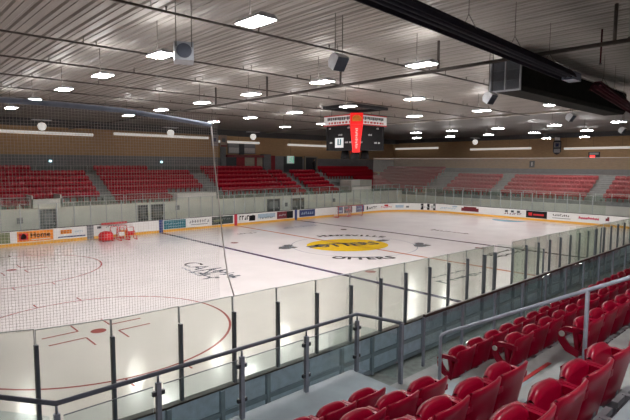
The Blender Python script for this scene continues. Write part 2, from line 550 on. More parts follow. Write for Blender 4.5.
# ------------------------------------------------------------------ stands (stepped concrete)
ROW0_BACK, DEP, RISE, Z0 = 20.15, 0.90, 0.45, 2.15
NOFF, NDEP, NRISE = 0.12, 0.93, 0.465
def tier_profile(front, rows, back, off=0.0, DEP=DEP, RISE=RISE):
    pts = [(front, -0.03), (front, Z0)]
    for k in range(1, rows):
        yk = ROW0_BACK + 0.15 + off + DEP * (k - 1)
        pts += [(yk, Z0 + RISE * (k - 1)), (yk, Z0 + RISE * k)]
    pts += [(back, Z0 + RISE * (rows - 1)), (back, -0.03)]
    return pts
struct(MB().prism(tier_profile(19.1, 7, YN - 0.15), 0, XW + 0.2, 30.7).build('stand_north', 'tier_concrete'), 'stepped concrete tiers of the far side stand', 'stand')
ex = 11.7   # the end stand is the same profile shifted along x
pe = [(a + ex, b) for a, b in tier_profile(19.1, 7, XE_ - 0.15 - ex)]
struct(MB().prism(pe, 1, -27.0, 27.8).build('stand_east', 'tier_concrete'), 'stepped concrete tiers of the end stand', 'stand')
ps = [(-a, b) for a, b in tier_profile(19.25, 9, 28.9, NOFF, NDEP, NRISE)]
struct(MB().prism(ps, 0, -20.0, 30.6).build('stand_south', 'tier_concrete'), 'stepped concrete tiers of the near stand right of the opening', 'stand')
pp = [(-a, b) for a, b in tier_profile(18.36, 9, 28.9, NOFF, NDEP, NRISE)]
struct(MB().prism(pp, 0, -25.6, -20.0).build('stand_platform', 'platform_concrete'), 'concrete viewing platform and tiers behind glass railing', 'stand')
struct(MB().prism([(-24.9, -18.36), (-25.75, -17.15), (-29.5, -17.15), (-29.5, -19.24), (-24.9, -19.24)], 2, -0.03, Z0 - 0.001).build('stand_platform_corner', 'platform_concrete'), 'concrete platform corner at the bottom left', 'stand')
struct(MB().prism([(-19.25, -0.03), (-28.9, -0.03), (-28.9, 5.5), (-21.2, 2.1), (-19.25, 2.1)], 0, -35.8, -25.6).build('stand_corner', 'tier_concrete'), 'concrete corner of the near stand', 'stand')
# pale front wall facing of far stand and end stand
struct(MB().span((XW + 0.2, 19.0, -0.03), (30.7, 19.1, 2.35)).build('wall_stand_front', 'front_wall'))
struct(MB().span((30.7, -15.5, -0.03), (30.8, 19.1, 1.75)).build('wall_end_stand_front', 'front_wall'))
# aisle half steps
def steps_n(x0, x1, k0, k1):
    mb = MB()
    for k in range(k0, k1):
        yk = ROW0_BACK + 0.15 + DEP * (k)
        mb.span((x0, yk - 0.40, Z0 + RISE * k), (x1, yk, Z0 + RISE * k + RISE / 2))
    return mb
def steps_e(y0, y1, k0, k1):
    mb = MB()
    for k in range(k0, k1):
        xk = ROW0_BACK + 0.15 + DEP * k + ex
        mb.span((xk - 0.40, y0, Z0 + RISE * k), (xk, y1, Z0 + RISE * k + RISE / 2))
    return mb
for (a, b) in ((-10.4, -9.4), (0.6, 1.8), (13.3, 14.2), (19.2, 20.0)):
    struct(steps_n(a, b, 0, 6).build('stair_flight', 'concrete'), 'concrete aisle steps in the far stand', 'steps')
for (a, b) in ((13.0, 15.6), (4.9, 6.1), (-6.5, -5.3)):
    struct(steps_e(a, b, 0, 6).build('stair_flight', 'concrete'), 'concrete aisle steps in the end stand', 'steps')
mb = MB(); mr = MB()
for k in range(0, 6):
    yk = -(ROW0_BACK + 0.15 + NOFF + NDEP * k)
    mb.span((-21.25, yk, Z0 + NRISE * k), (-19.75, yk + 0.40, Z0 + NRISE * k + NRISE / 2))
    if k > 0:
        mr.span((-21.25, yk - 0.20, Z0 + NRISE * (k + 1)), (-19.35, yk - 0.255, Z0 + NRISE * (k + 1) + 0.006))
st = mb.build('stair_flight', 'concrete'); struct(st, 'concrete aisle steps with red nosing between the near seat blocks', 'steps')
mr.build('nosing_stripe', 'nosing_red', st)

# vomitory blocks and doors in the far stand front wall
door_i = [0]
def far_door(x0, x1, z1, mat='door_dark', glassy=True):
    door_i[0] += 1
    o = MB().span((x0, 18.94, 0.0), (x1, 19.0, z1)).build('door_%d' % door_i[0], mat); struct(o)
    fr = MB()
    fr.span((x0 - 0.08, 18.92, 0), (x0, 19.0, z1 + 0.08)); fr.span((x1, 18.92, 0), (x1 + 0.08, 19.0, z1 + 0.08)); fr.span((x0, 18.92, z1), (x1, 19.0, z1 + 0.08))
    fr.build('door_frame', 'mid_grey', o)
    if glassy:
        MB().span((x0 + 0.2, 18.925, 1.0), (x1 - 0.2, 18.94, z1 - 0.2)).build('door_window', 'mid_grey', o)
    MB().span((x1 - 0.16, 18.90, 0.95), (x1 - 0.11, 18.94, 1.15)).build('door_handle', 'light_grey', o)
for a in ((-15.95, -14.85, 2.15), (-8.0, -7.2, 2.1), (-6.75, -5.6, 2.1), (6.6, 8.2, 2.0), (10.0, 10.9, 1.95), (10.95, 11.85, 1.95)):
    far_door(*a)

# press box and openings in the far wall above the top row
pb = thing('press_box', (9.5, 27.85, 4.85), 'red press box counter with grey windows above far stand', 'press box')
def lp(mb, x0, x1, z0, z1, y0, y1):
    return mb.span((x0 - 9.5, y0 - 27.85, z0 - 4.85), (x1 - 9.5, y1 - 27.85, z1 - 4.85))
lp(MB(), 6.0, 12.2, 4.85, 5.6, 27.3, 27.85).build('counter', 'mid_grey', pb)
lp(MB(), 6.7, 12.3, 6.75, 7.05, 27.2, 27.85).build('fascia', 'maroon', pb)
lp(MB(), 6.7, 8.3, 5.6, 6.75, 27.6, 27.85).build('opening', 'door_dark', pb)
lp(MB(), 8.3, 9.5, 5.4, 6.75, 27.5, 27.85).build('red_panel', 'door_red', pb)
lp(MB(), 9.5, 11.0, 5.5, 6.75, 27.5, 27.85).build('tan_panel', 'counter_tan', pb)
lp(MB(), 11.0, 11.35, 5.4, 6.75, 27.45, 27.85).build('red_panel', 'door_red', pb)
lp(MB(), 11.35, 12.25, 5.5, 6.75, 27.5, 27.85).build('tan_panel', 'counter_tan', pb)
lp(MB(), 10.0, 12.3, 5.1, 5.45, 27.1, 27.5).build('ledge', 'dark_grey', pb)
for x0, x1 in ((7.2, 8.85), (9.5, 11.3)):
    wf = lp(MB(), x0, x1, 7.2, 8.6, 27.72, 27.85).build('window', 'mid_grey', pb)
    lp(MB(), x0 + 0.1, x1 - 0.1, 7.3, 7.95, 27.68, 27.72).build('pane', 'light_grey', wf)
    lp(MB(), x0 + 0.1, x1 - 0.1, 8.05, 8.5, 27.68, 27.72).build('pane', 'wall_grey', wf)
lp(MB(), 8.85, 9.5, 7.1, 8.6, 27.6, 27.85).build('mullion', 'dark_grey', pb)
lp(MB(), 6.1, 6.75, 4.85, 8.6, 27.5, 27.85).build('pier', 'mid_grey', pb)
struct(MB().span((12.3, 27.3, 4.85), (13.5, YN, 7.2)).build('trim_7', 'mid_grey'))
door_i[0] += 1
o = struct(MB().span((13.5, 27.7, 4.85), (14.5, 27.95, 7.05)).build('door_%d' % door_i[0], 'door_red'))
MB().span((13.62, 27.66, 5.9), (13.68, 27.7, 6.1)).build('door_handle', 'light_grey', o)
o = struct(MB().span((16.0, 27.75, 4.85), (19.4, 27.95, 7.0)).build('trim_8', 'dark_grey'))
o = struct(MB().span((14.5, 27.75, 4.85), (16.0, 27.95, 7.0)).build('trim_9', 'wall_grey'))
door_i[0] += 1
o = struct(MB().span((19.9, 27.75, 4.85), (22.0, 27.84, 6.9)).build('door_%d' % door_i[0], 'dark_grey'))
fr = MB()
fr.span((19.75, 27.6, 4.85), (19.9, 27.84, 7.05)); fr.span((22.0, 27.6, 4.85), (22.15, 27.84, 7.05)); fr.span((19.75, 27.6, 6.9), (22.15, 27.84, 7.05))
fr.build('door_frame', 'counter_tan', o)

# ================================================================== RINK BOARDS
def bpath(inset, z0, z1, x_from, th, seg, mat, name, parent, closed_pts):
    pass
bd = thing('rink_boards', (0, 0, 0), 'white dasher boards with yellow kick plate around the ice', 'rink boards')
def off_outline(d, n=14):  # outline offset outward by d
    pts = []
    for cx, cy, a0 in ((XE - RC, YF - RC, 0), (XWI + RC, YF - RC, 90), (XWI + RC, -YF + RC, 180), (XE - RC, -YF + RC, 270)):
        for k in range(n + 1):
            a = R(a0 + 90.0 * k / n)
            pts.append((cx + (RC + d) * math.cos(a), cy + (RC + d) * math.sin(a)))
    return pts
def band(d0, d1, z0, z1):
    A, B = off_outline(d0), off_outline(d1)
    n = len(A)
    vs = [(x, y, z0) for x, y in A] + [(x, y, z1) for x, y in A] + [(x, y, z0) for x, y in B] + [(x, y, z1) for x, y in B]
    fs = []
    for i in range(n):
        j = (i + 1) % n
        fs += [(i, j, n + j, n + i), (2 * n + i, 3 * n + i, 3 * n + j, 2 * n + j), (n + i, n + j, 3 * n + j, 3 * n + i), (i, 2 * n + i, 2 * n + j, j)]
    return MB()._add(vs, fs)
band(0.0, 0.06, 0.0, 1.08).build('board_panel', 'board_white', bd)
band(-0.012, 0.0, 0.0, 0.22).build('kick_plate', 'kick_yellow', bd)
band(-0.02, 0.14, 1.08, 1.12).build('cap_rail', 'cap_brown', bd)
band(0.06, 0.10, 0.05, 1.08).build('back_panel', 'board_back', bd)
mb = MB()
for x_ in [XWI + RC + 0.2 + 1.22 * i for i in range(39)]:
    mb.box((x_, -YF - 0.14, 0.54), (0.09, 0.10, 1.08))
mb.span((XWI + RC, -YF - 0.16, 0.50), (XE - RC, -YF - 0.10, 0.60)).span((XWI + RC, -YF - 0.16, 0.02), (XE - RC, -YF - 0.10, 0.12))
mb.build('back_frame', 'board_frame', bd)
for x_, m_ in ((-BL, 'blue_mark'), (0.0, 'red_mark'), (BL, 'blue_mark')):
    for sy in (-1, 1):
        MB().box((x_, sy * (YF - 0.012), 0.56), (0.32, 0.03, 1.08)).build('line_marking', m_, bd)

def spt(s, inset=0.0):
    """point along the far boards: s=0 at x=-23.5 on the far side, round the far corner, down the end"""
    L1 = (XE - RC) + 23.5
    if s < L1: return (-23.5 + s, YF - inset, PI)       # position and heading of wall normal (towards ice)
    s -= L1
    if s < RC * PI / 2:
        a = PI / 2 - s / RC
        return (XE - RC + (RC - inset) * math.cos(a), YF - RC + (RC - inset) * math.sin(a), a + PI / 2)
    s -= RC * PI / 2
    return (XE - inset, YF - RC - s, PI / 2)
def wall_quad(s0, s1, z0, z1, inset, n=6):
    n = max(1, n)
    r0, r1, r2, r3 = [], [], [], []
    for i in range(n + 1):
        s = s0 + (s1 - s0) * i / n
        a = spt(s, inset); b = spt(s, inset - 0.004)
        r0.append((a[0], a[1], z0)); r1.append((a[0], a[1], z1))
        r2.append((b[0], b[1], z1)); r3.append((b[0], b[1], z0))
    return [r0, r1, r2, r3, r0]
def ad(s0, s1, mat, marks=(), z0=0.27, z1=1.02, label=None):
    o = MB().grid(wall_quad(s0, s1, z0, z1, 0.006), smooth=False).build('advertisement', mat, bd)
    if label: o['label'] = label
    for m_, rects in marks:
        def quad(mb, u0, u1, v0, v1):
            return mb.grid(wall_quad(s0 + (s1 - s0) * u0, s0 + (s1 - s0) * u1, z0 + (z1 - z0) * v0, z0 + (z1 - z0) * v1, 0.011, 3), smooth=False)
        lt = MB()
        for rc in rects:
            if rc[1] - rc[0] > 0.12: quad(MB(), *rc).build('printed_mark', m_, o)
            else: quad(lt, *rc)
        if lt.v: lt.build('printed_lettering', m_, o)
    return o
def strokes(u0, u1, v0, v1, n, seed):
    rr = random.Random(seed); out = []
    w_ = (u1 - u0) / n
    for i in range(n):
        a = u0 + i * w_
        h = v1 - v0
        k = rr.random()
        if k < 0.4:
            out += [(a + w_ * .1, a + w_ * .35, v0, v1), (a + w_ * .1, a + w_ * .8, v0 + h * .7, v1)]
        elif k < 0.7:
            out += [(a + w_ * .1, a + w_ * .8, v0, v0 + h * .3), (a + w_ * .5, a + w_ * .8, v0, v0 + h * .8)]
        else:
            out += [(a + w_ * .3, a + w_ * .6, v0, v1), (a + w_ * .05, a + w_ * .85, v0 + h * .4, v0 + h * .6)]
    return out
ad(2.2, 4.7, 'olive', [('white', [(0.1, 0.6, 0.2, 0.3)])], label='olive advertisement')
hm = ad(5.13, 7.46, 'orange', [('red', [(0.05, 0.30, 0.15, 0.85)]), ('white', [(0.10, 0.25, 0.28, 0.55), (0.12, 0.23, 0.55, 0.68), (0.15, 0.20, 0.68, 0.78)]), ('white', [(0.38, 0.92, 0.12, 0.20)])], label='orange advertisement reading Home')
def wall_text(s, z, body, size, mat, parent, sx=1.0, bold=0.01):
    x_, y_, a = spt(s, 0.016)
    mt = Matrix.Translation((x_, y_, z)) @ Matrix.Rotation(a + PI, 4, 'Z') @ Matrix.Rotation(PI / 2, 4, 'X')
    return text_obj('lettering', body, size, mat, parent, mt, 0.002, bold, sx)
wall_text(6.62, 0.70, 'Home', 0.50, 'black', hm, 1.05, 0.012)
ad(7.73, 9.79, 'white', [('orange', [(0.12, 0.5, 0.45, 0.85)]), ('red', strokes(0.14, 0.48, 0.55, 0.75, 5, 1)), ('sky', strokes(0.6, 0.9, 0.5, 0.7, 5, 2)), ('navy', [(0.03, 0.97, 0.08, 0.2)])], label='white advertisement with orange logo and blue stripe')
gt = MB().grid(wall_quad(9.85, 10.35, 0.02, 1.08, 0.02), smooth=False).build('gate', 'mid_grey', bd)
gt['label'] = 'grey access gate'
ad(10.4, 12.6, 'white', [('dark_grey', [(0.1, 0.25, 0.7, 0.95)] + strokes(0.4, 0.9, 0.75, 0.95, 6, 9))])
ad(16.18, 18.26, 'teal', [('sky', strokes(0.12, 0.9, 0.5, 0.68, 8, 3) + strokes(0.2, 0.8, 0.2, 0.32, 9, 4))], label='teal advertisement')
ad(18.36, 20.8, 'sky' if False else 'white', [('mid_grey', strokes(0.08, 0.92, 0.45, 0.8, 8, 5) + [(0.15, 0.85, 0.2, 0.3)])])
ad(20.9, 23.2, 'dk_green', [('olive', [(0.08, 0.5, 0.35, 0.6)]), ('mid_grey', strokes(0.2, 0.85, 0.55, 0.75, 7, 6))], label='dark green advertisement')
ad(23.8, 25.9, 'white', [('black', strokes(0.05, 0.9, 0.3, 0.85, 6, 7) + [(0.6, 0.95, 0.1, 0.8)])])
ad(26.02, 28.42, 'white', [('sky', [(0.05, 0.95, 0.35, 0.9)]), ('mid_grey', strokes(0.15, 0.85, 0.2, 0.45, 8, 8))], label='pale blue advertisement')
ad(28.55, 30.71, 'maroon', [('black', [(0.6, 1.0, 0.0, 1.0)]), ('light_grey', strokes(0.1, 0.55, 0.4, 0.65, 6, 10))], label='maroon and black advertisement')
ad(31.6, 33.88, 'navy', [('sky', strokes(0.1, 0.9, 0.35, 0.75, 6, 11))], label='navy blue advertisement')
ad(37.4, 38.3, 'navy', [('sky', [(0.2, 0.8, 0.2, 0.5)])]); ad(38.5, 39.9, 'dark_grey', [('red', [(0.2, 0.8, 0.4, 0.6)])])
ad(40.56, 42.0, 'navy', [('sky', strokes(0.15, 0.85, 0.4, 0.7, 4, 12))])
ad(42.36, 44.56, 'white', [('black', strokes(0.08, 0.92, 0.3, 0.7, 7, 13) + [(0.06, 0.16, 0.2, 0.8)])])
ad(44.89, 46.83, 'white', [('red', strokes(0.08, 0.92, 0.3, 0.6, 7, 14) + [(0.35, 0.65, 0.6, 0.85)])])
ad(47.11, 48.3, 'white', [('sky', [(0.05, 0.95, 0.3, 0.75)]), ('navy', strokes(0.1, 0.9, 0.4, 0.65, 5, 15))])
ad(48.43, 49.07, 'white', [('mid_grey', [(0.2, 0.8, 0.3, 0.6)])])
ad(50.07, 52.32, 'black', [('light_grey', strokes(0.15, 0.7, 0.35, 0.7, 4, 16) + [(0.72, 0.95, 0.3, 0.75)])], label='black advertisement')
ad(52.58, 55.27, 'white', [('sky', strokes(0.1, 0.9, 0.3, 0.6, 9, 17) + [(0.7, 0.95, 0.7, 0.9)])])
ad(55.67, 58.04, 'white', [('maroon', [(0.02, 0.98, 0.2, 0.72), (0.15, 0.85, 0.72, 0.92)]), ('dark_grey', strokes(0.15, 0.85, 0.35, 0.6, 6, 18))], label='maroon advertisement')
ad(60.98, 63.28, 'white', [('maroon', strokes(0.05, 0.95, 0.25, 0.5, 7, 19)), ('dark_grey', [(0.1, 0.25, 0.55, 0.85), (0.4, 0.55, 0.55, 0.85), (0.7, 0.85, 0.55, 0.85)])])
ad(63.61, 65.85, 'black', [('red', [(0.12, 0.3, 0.3, 0.75), (0.35, 0.85, 0.35, 0.6)])], label='black advertisement with red mark')
ad(66.06, 68.45, 'white', [('black', strokes(0.15, 0.85, 0.5, 0.8, 9, 20)), ('mid_grey', [(0.15, 0.9, 0.2, 0.28)])])
ad(68.83, 71.04, 'white', [('pink', strokes(0.06, 0.94, 0.35, 0.72, 9, 21) + [(0.08, 0.9, 0.42, 0.6)])], label='white advertisement with red lettering')
ad(71.31, 73.6, 'white', [('maroon', [(0.06, 0.3, 0.35, 0.7), (0.12, 0.24, 0.7, 0.88)]), ('mid_grey', strokes(0.4, 0.95, 0.35, 0.75, 6, 22))])

# ------------------------------------------------------------------ near glass: panes and posts
near_x = [-24.36, -23.18, -21.86, -20.6, -19.39, -18.14, -16.89, -15.65, -14.48, -13.23, -12.13, -10.93, -9.75, -8.95, -7.5, -6.3, -5.1, -3.9, -2.7, -1.5, -0.3, 0.9, 2.1, 3.3, 4.5, 5.7, 6.9, 8.1, 9.3, 10.5, 11.7, 12.9, 14.1, 15.3, 16.5, 17.7, 18.9, 20.1]
ZG0, ZG1 = 1.12, 2.95
YG = -YF - 0.03
XS = XWI + RC
def ynear(x_):
    return YG if x_ > XS else YG + RC - math.sqrt(max(0.0, RC ** 2 - (XS - x_) ** 2))
for i, x_ in enumerate(near_x):
    zt = 2.64 - 0.006 * (x_ + 12.0) + max(0.0, -22.4 - x_) * 0.05
    o = MB().span((-0.03, -0.045, 0), (0.03, 0.045, zt - ZG0)).build('glass_post', 'post_dark', bd, (x_, ynear(x_) - 0.02, ZG0))
    if x_ < -0.5 and abs(x_ + 9.35) < 0.5: o.scale = (1.3, 1.3, 1)
pane_i = 0
nx = [-25.56] + near_x
for i in range(len(nx) - 1):
    a, b = nx[i], nx[i + 1]
    if -9.0 < a < -8.9: continue          # open gateway in the glass
    pane_i += 1
    ya, yb2 = ynear(a), ynear(b)
    wd = math.hypot(b - a, yb2 - ya) - 0.02
    zt1 = 2.93 - 0.0115 * ((a + b) / 2 + 12.5)
    o = MB().box((0, 0, (zt1 - ZG0) / 2), (wd, 0.012, zt1 - ZG0)).build('glass_pane', 'glass_near', bd, ((a + b) / 2, (ya + yb2) / 2 + 0.035, ZG0))
    o.rotation_euler = (0, 0, math.atan2(yb2 - ya, b - a))
    mb = MB().box((0, 0, zt1 - ZG0), (wd, 0.018, 0.012))
    for sx in (-1, 1): mb.box((sx * wd / 2, 0, (zt1 - ZG0) - 0.16), (0.014, 0.02, 0.33))
    mb.build('edge_strip', 'post_light', o)
# return panes of the near players bench
for j, (x_, hz) in enumerate(((-8.95, 2.95), (-7.5, 2.75), (-1.9, 3.0), (-1.1, 3.0))):
    o = MB().box((0, -0.6, (hz - ZG0) / 2), (0.012, 1.1, hz - ZG0)).build('glass_return', 'glass_far', bd, (x_, YG - 0.05, ZG0))
    MB().box((0, -1.16, (hz - ZG0) / 2), (0.05, 0.05, hz - ZG0)).build('end_post', 'post_dark', o)
    MB().box((0, -1.16, -ZG0 / 2), (0.05, 0.05, ZG0)).build('foot_post', 'post_dark', o)

# far glass
far_n = 0
s = 0.6
total = (XE - RC) + 23.5 + RC * PI / 2 + 17.2
while s < total - 0.6:
    x0, y0, a0 = spt(s, -0.05); x1, y1, a1 = spt(s + 1.2, -0.05)
    far_n += 1
    cx_, cy_ = (x0 + x1) / 2, (y0 + y1) / 2
    ang = math.atan2(y1 - y0, x1 - x0); ln = math.hypot(x1 - x0, y1 - y0)
    onend = s > (XE - RC) + 23.5
    tall = 2.95
    o = MB().box((0, 0, (tall - ZG0) / 2), (ln - 0.02, 0.012, tall - ZG0)).build('glass_pane', 'glass_far', bd, (cx_, cy_, ZG0))
    o.rotation_euler = (0, 0, ang)
    MB().box((0, 0, tall - ZG0), (ln - 0.02, 0.02, 0.02)).build('edge_strip', 'post_light', o)
    o = MB().box((0, 0, (tall - ZG0) / 2), (0.06, 0.06, tall - ZG0)).build('glass_post', 'post_light', bd, (x0, y0, ZG0))
    s += 1.2

# ------------------------------------------------------------------ safety netting
def net_wires(pts2d, z0, z1, cell, t, top_fn=None):
    """netting through plan points; wires are square cords"""
    L = [0]
    for i in range(1, len(pts2d)):
        L.append(L[-1] + math.hypot(pts2d[i][0] - pts2d[i - 1][0], pts2d[i][1] - pts2d[i - 1][1]))
    def at(s):
        for i in range(1, len(L)):
            if s <= L[i] + 1e-9:
                f = (s - L[i - 1]) / (L[i] - L[i - 1])
                return (pts2d[i - 1][0] + f * (pts2d[i][0] - pts2d[i - 1][0]), pts2d[i - 1][1] + f * (pts2d[i][1] - pts2d[i - 1][1]))
        return pts2d[-1]
    mb = MB()
    n = int(L[-1] / cell)
    for i in range(n + 1):
        x_, y_ = at(i * cell)
        mb.box((x_, y_, (z0 + z1) / 2), (t, t, z1 - z0))
    m = int((z1 - z0) / cell)
    step = [k * L[-1] / 60 for k in range(61)] if len(pts2d) > 2 else [0, L[-1]]
    P = [at(s_) for s_ in step]
    for k in range(m + 1):
        z = z0 + k * cell
        for i in range(len(P) - 1):
            (xa, ya), (xb, yb_) = P[i], P[i + 1]
            mb.box(((xa + xb) / 2, (ya + yb_) / 2, z), (math.hypot(xb - xa, yb_ - ya), t, t), math.atan2(yb_ - ya, xb - xa))
    return mb
nt_ = thing('safety_net', (-25.0, YG, ZG1 + 0.09), 'square mesh safety net hanging above near left rink glass', 'safety net')
mb = net_wires([(-27.0 + 0.36 * i_, ynear(-27.0 + 0.36 * i_) - YG) for i_ in range(0, 13)] + [(-20.95, 0)], 0.02, 3.80, 0.050, 0.0030)
mb.v = [(a + 25.0, b, c) for a, b, c in mb.v]
mb.build('mesh', 'net_cord', nt_)
mb = MB(); mb.path([(-1.6, ynear(-26.6) - YG, 3.86), (-0.6, ynear(-25.6) - YG, 3.85), (0.3, ynear(-24.7) - YG, 3.83), (1.2, ynear(-23.8) - YG, 3.80), (2.1, 0, 3.77), (2.9, 0, 3.71), (3.9, 0, 3.62)], 0.045, 8)
mb.build('top_band', 'net_band', nt_)
mb = MB(); mb.path([(3.92, 0, 3.59), (3.97, 0, 2.9), (4.08, 0, 2.0), (4.16, 0, 1.2), (4.26, 0, 0.5), (4.42, 0, 0.0)], 0.012, 6)
mb.build('edge_cord', 'net_cord', nt_)
n2 = thing('safety_net', (XE, 0, 2.97), 'pale safety net strung behind the far end boards', 'safety net')
ptsn = []
for k in range(0, 13):
    a = PI / 2 - (PI / 2) * k / 12
    ptsn.append((XE - RC + (RC + 0.05) * math.cos(a) - XE, YF - RC + (RC + 0.05) * math.sin(a)))
for k in range(0, 13):
    a = -(PI / 2) * k / 12
    ptsn.append((XE - RC + (RC + 0.05) * math.cos(a) - XE, -YF + RC + (RC + 0.05) * math.sin(a)))
mb = net_wires(ptsn, 0.0, 3.73, 0.10, 0.0110)
mb.build('mesh', 'net_cord_grey', n2)
mb = MB(); mb.path([(a, b, 3.74) for a, b in ptsn], 0.03, 6); mb.build('top_cable', 'net_cord', n2)

# ================================================================== SEATS
def near_seat_meshes():
    W = 0.57
    # curved one piece shell: plan is a shallow U, top corners rounded
    def shell(u, v, off):
        # u -1..1 across, v 0..1 up
        z = 0.30 + 0.48 * v
        wtop = 1.0 if v < 0.75 else 1.0 - 0.05 * ((v - 0.75) / 0.25) ** 2
        x_ = u * (W / 2 - 0.008) * wtop
        top_drop = 0.10 * max(0, abs(u) - 0.55) ** 1.8 * v
        curve = 0.05 * abs(u) ** 3.0                         # sides wrap forward
        lean = -0.10 * v + 0.05
        return (x_, lean + curve + off, z - top_drop)
    mb = MB()
    us = [-1 + 2 * i / 14 for i in range(15)]
    vs_ = [i / 8 for i in range(9)]
    front = [[shell(u, v, 0.022) for u in us] for v in vs_]
    back = [[shell(u, v, -0.012) for u in us] for v in vs_]
    mb.grid(front); mb.grid(back)
    mb.grid([front[-1], [(a[0], (a[1] + b[1]) / 2, a[2] + 0.012) for a, b in zip(front[-1], back[-1])], back[-1]])
    mb.grid([front[0], back[0]])
    mb.grid([[r[0] for r in front], [r[0] for r in back]]); mb.grid([[r[-1] for r in front], [r[-1] for r in back]])
    shell_me = mb.mesh('backrest'); shell_me.materials.append(MATS['seat_red'])
    # tipped-up pan with rounded top
    mb = MB()
    def pan(u, v, off):
        z = 0.32 + 0.40 * v
        hw = 0.258 * (1.0 if v < 0.75 else math.sqrt(max(0.0, 1 - ((v - 0.75) / 0.26) ** 2 * 0.22)))
        dish = 0.035 * (1 - u * u)
        return (u * hw, 0.125 + 0.06 * v + off + (dish if off > 0 else dish * 0.5), z - 0.05 * abs(u) ** 4 * v)
    us = [-1 + 2 * i / 10 for i in range(11)]
    f = [[pan(u, v, 0.03) for u in us] for v in vs_]; b = [[pan(u, v, -0.03) for u in us] for v in vs_]
    mb.grid(f); mb.grid(b)
    mb.grid([f[-1], [(p[0], (p[1] + q[1]) / 2, p[2] + 0.02) for p, q in zip(f[-1], b[-1])], b[-1]]); mb.grid([f[0], b[0]])
    mb.grid([[r[0] for r in f], [r[0] for r in b]]); mb.grid([[r[-1] for r in f], [r[-1] for r in b]])
    pan_me = mb.mesh('seat_pan'); pan_me.materials.append(MATS['seat_red'])
    # arm loop on one side
    def arm(sx):
        mb = MB()
        xx = sx * (W / 2 - 0.024)
        pts = [(xx, 0.0, 0.62), (xx, 0.14, 0.63), (xx, 0.28, 0.62), (xx, 0.35, 0.57), (xx, 0.33, 0.46), (xx, 0.25, 0.36), (xx, 0.10, 0.31)]
        prev = None
        rows = []
        for i, P in enumerate(pts):
            wv = 0.023; hv = 0.032 if i < 4 else 0.045
            d = Vector(pts[min(i + 1, len(pts) - 1)]) - Vector(pts[max(i - 1, 0)]); d.normalize()
            nrm = Vector((0, -d.z, d.y))
            P = Vector(P)
            rows.append([P + Vector((sg * wv, 0, 0)) + nrm * sn * hv for sg, sn in ((-1, -1), (1, -1), (1, 1), (-1, 1), (-1, -1))])
        mb.grid(rows, smooth=False)
        mb._add(rows[0][:4], [(0, 1, 2, 3)]); mb._add(rows[-1][:4], [(0, 1, 2, 3)])
        me = mb.mesh('armrest'); me.materials.append(MATS['seat_red']); return me
    mb = MB()
    mb.box((0, -0.02, 0.34), (0.44, 0.05, 0.05)).box((0, -0.09, 0.30), (0.06, 0.14, 0.14)).box((0, 0.06, 0.20), (0.05, 0.08, 0.40)).box((0, 0.05, 0.015), (0.16, 0.20, 0.03))
    mb.box((0, 0.12, 0.38), (0.40, 0.05, 0.03))
    st_me = mb.mesh('support'); st_me.materials.append(MATS['seat_metal'])
    mb = MB()
    mb.tube((-W / 2 - 0.006, 0.32, 0.55), (-W / 2 - 0.02, 0.32, 0.55), 0.038, 12)
    pl_me = mb.mesh('number_plate'); pl_me.materials.append(MATS['plate'])
    return shell_me, pan_me, arm(-1), arm(1), st_me, pl_me
NS = near_seat_meshes()
NAMES = ['backrest', 'seat_pan', 'armrest', 'armrest', 'support', 'number_plate']
def near_seat(x_, k, label, group, plate=False):
    z = Z0 + NRISE * k
    y_ = -(ROW0_BACK + NOFF + NDEP * k)
    r = bpy.data.objects.new('stadium_seat', None); COL.objects.link(r)
    r.location = (x_, y_, z); r.empty_display_size = 0.1
    tag(r, label, 'seat', group)
    for i, me in enumerate(NS):
        if i == 5 and not plate: continue
        o = bpy.data.objects.new(NAMES[i], me); COL.objects.link(o); o.parent = r
    return r
PIT = 0.575
n_near = 0
for k in range(0, 6):
    for i in range(0, 84):
        x_ = -19.30 + PIT * i
        P = (x_, -(ROW0_BACK + NDEP * k), Z0 + NRISE * k + 0.7)
        if not in_frame(P, 45): continue
        near_seat(x_, k, 'red plastic seat, %s from handrail aisle, %s row of right near block' % (ordw(i + 1), ordw(k + 1)), 'seats of the right near block', plate=(i == 0))
        n_near += 1
for k in range(0, 5):
    for i in range(0, 9):
        x_ = -21.66 - PIT * i
        P = (x_, -(ROW0_BACK + NDEP * k), Z0 + NRISE * k + 0.6)
        q = px(P)
        if q is None or q[1] > 500 or q[0] > 680: continue
        near_seat(x_, k, 'red plastic seat, %s from stair aisle, %s row of left near block' % (ordw(i + 1), ordw(k + 1)), 'seats of the left near block')
        n_near += 1

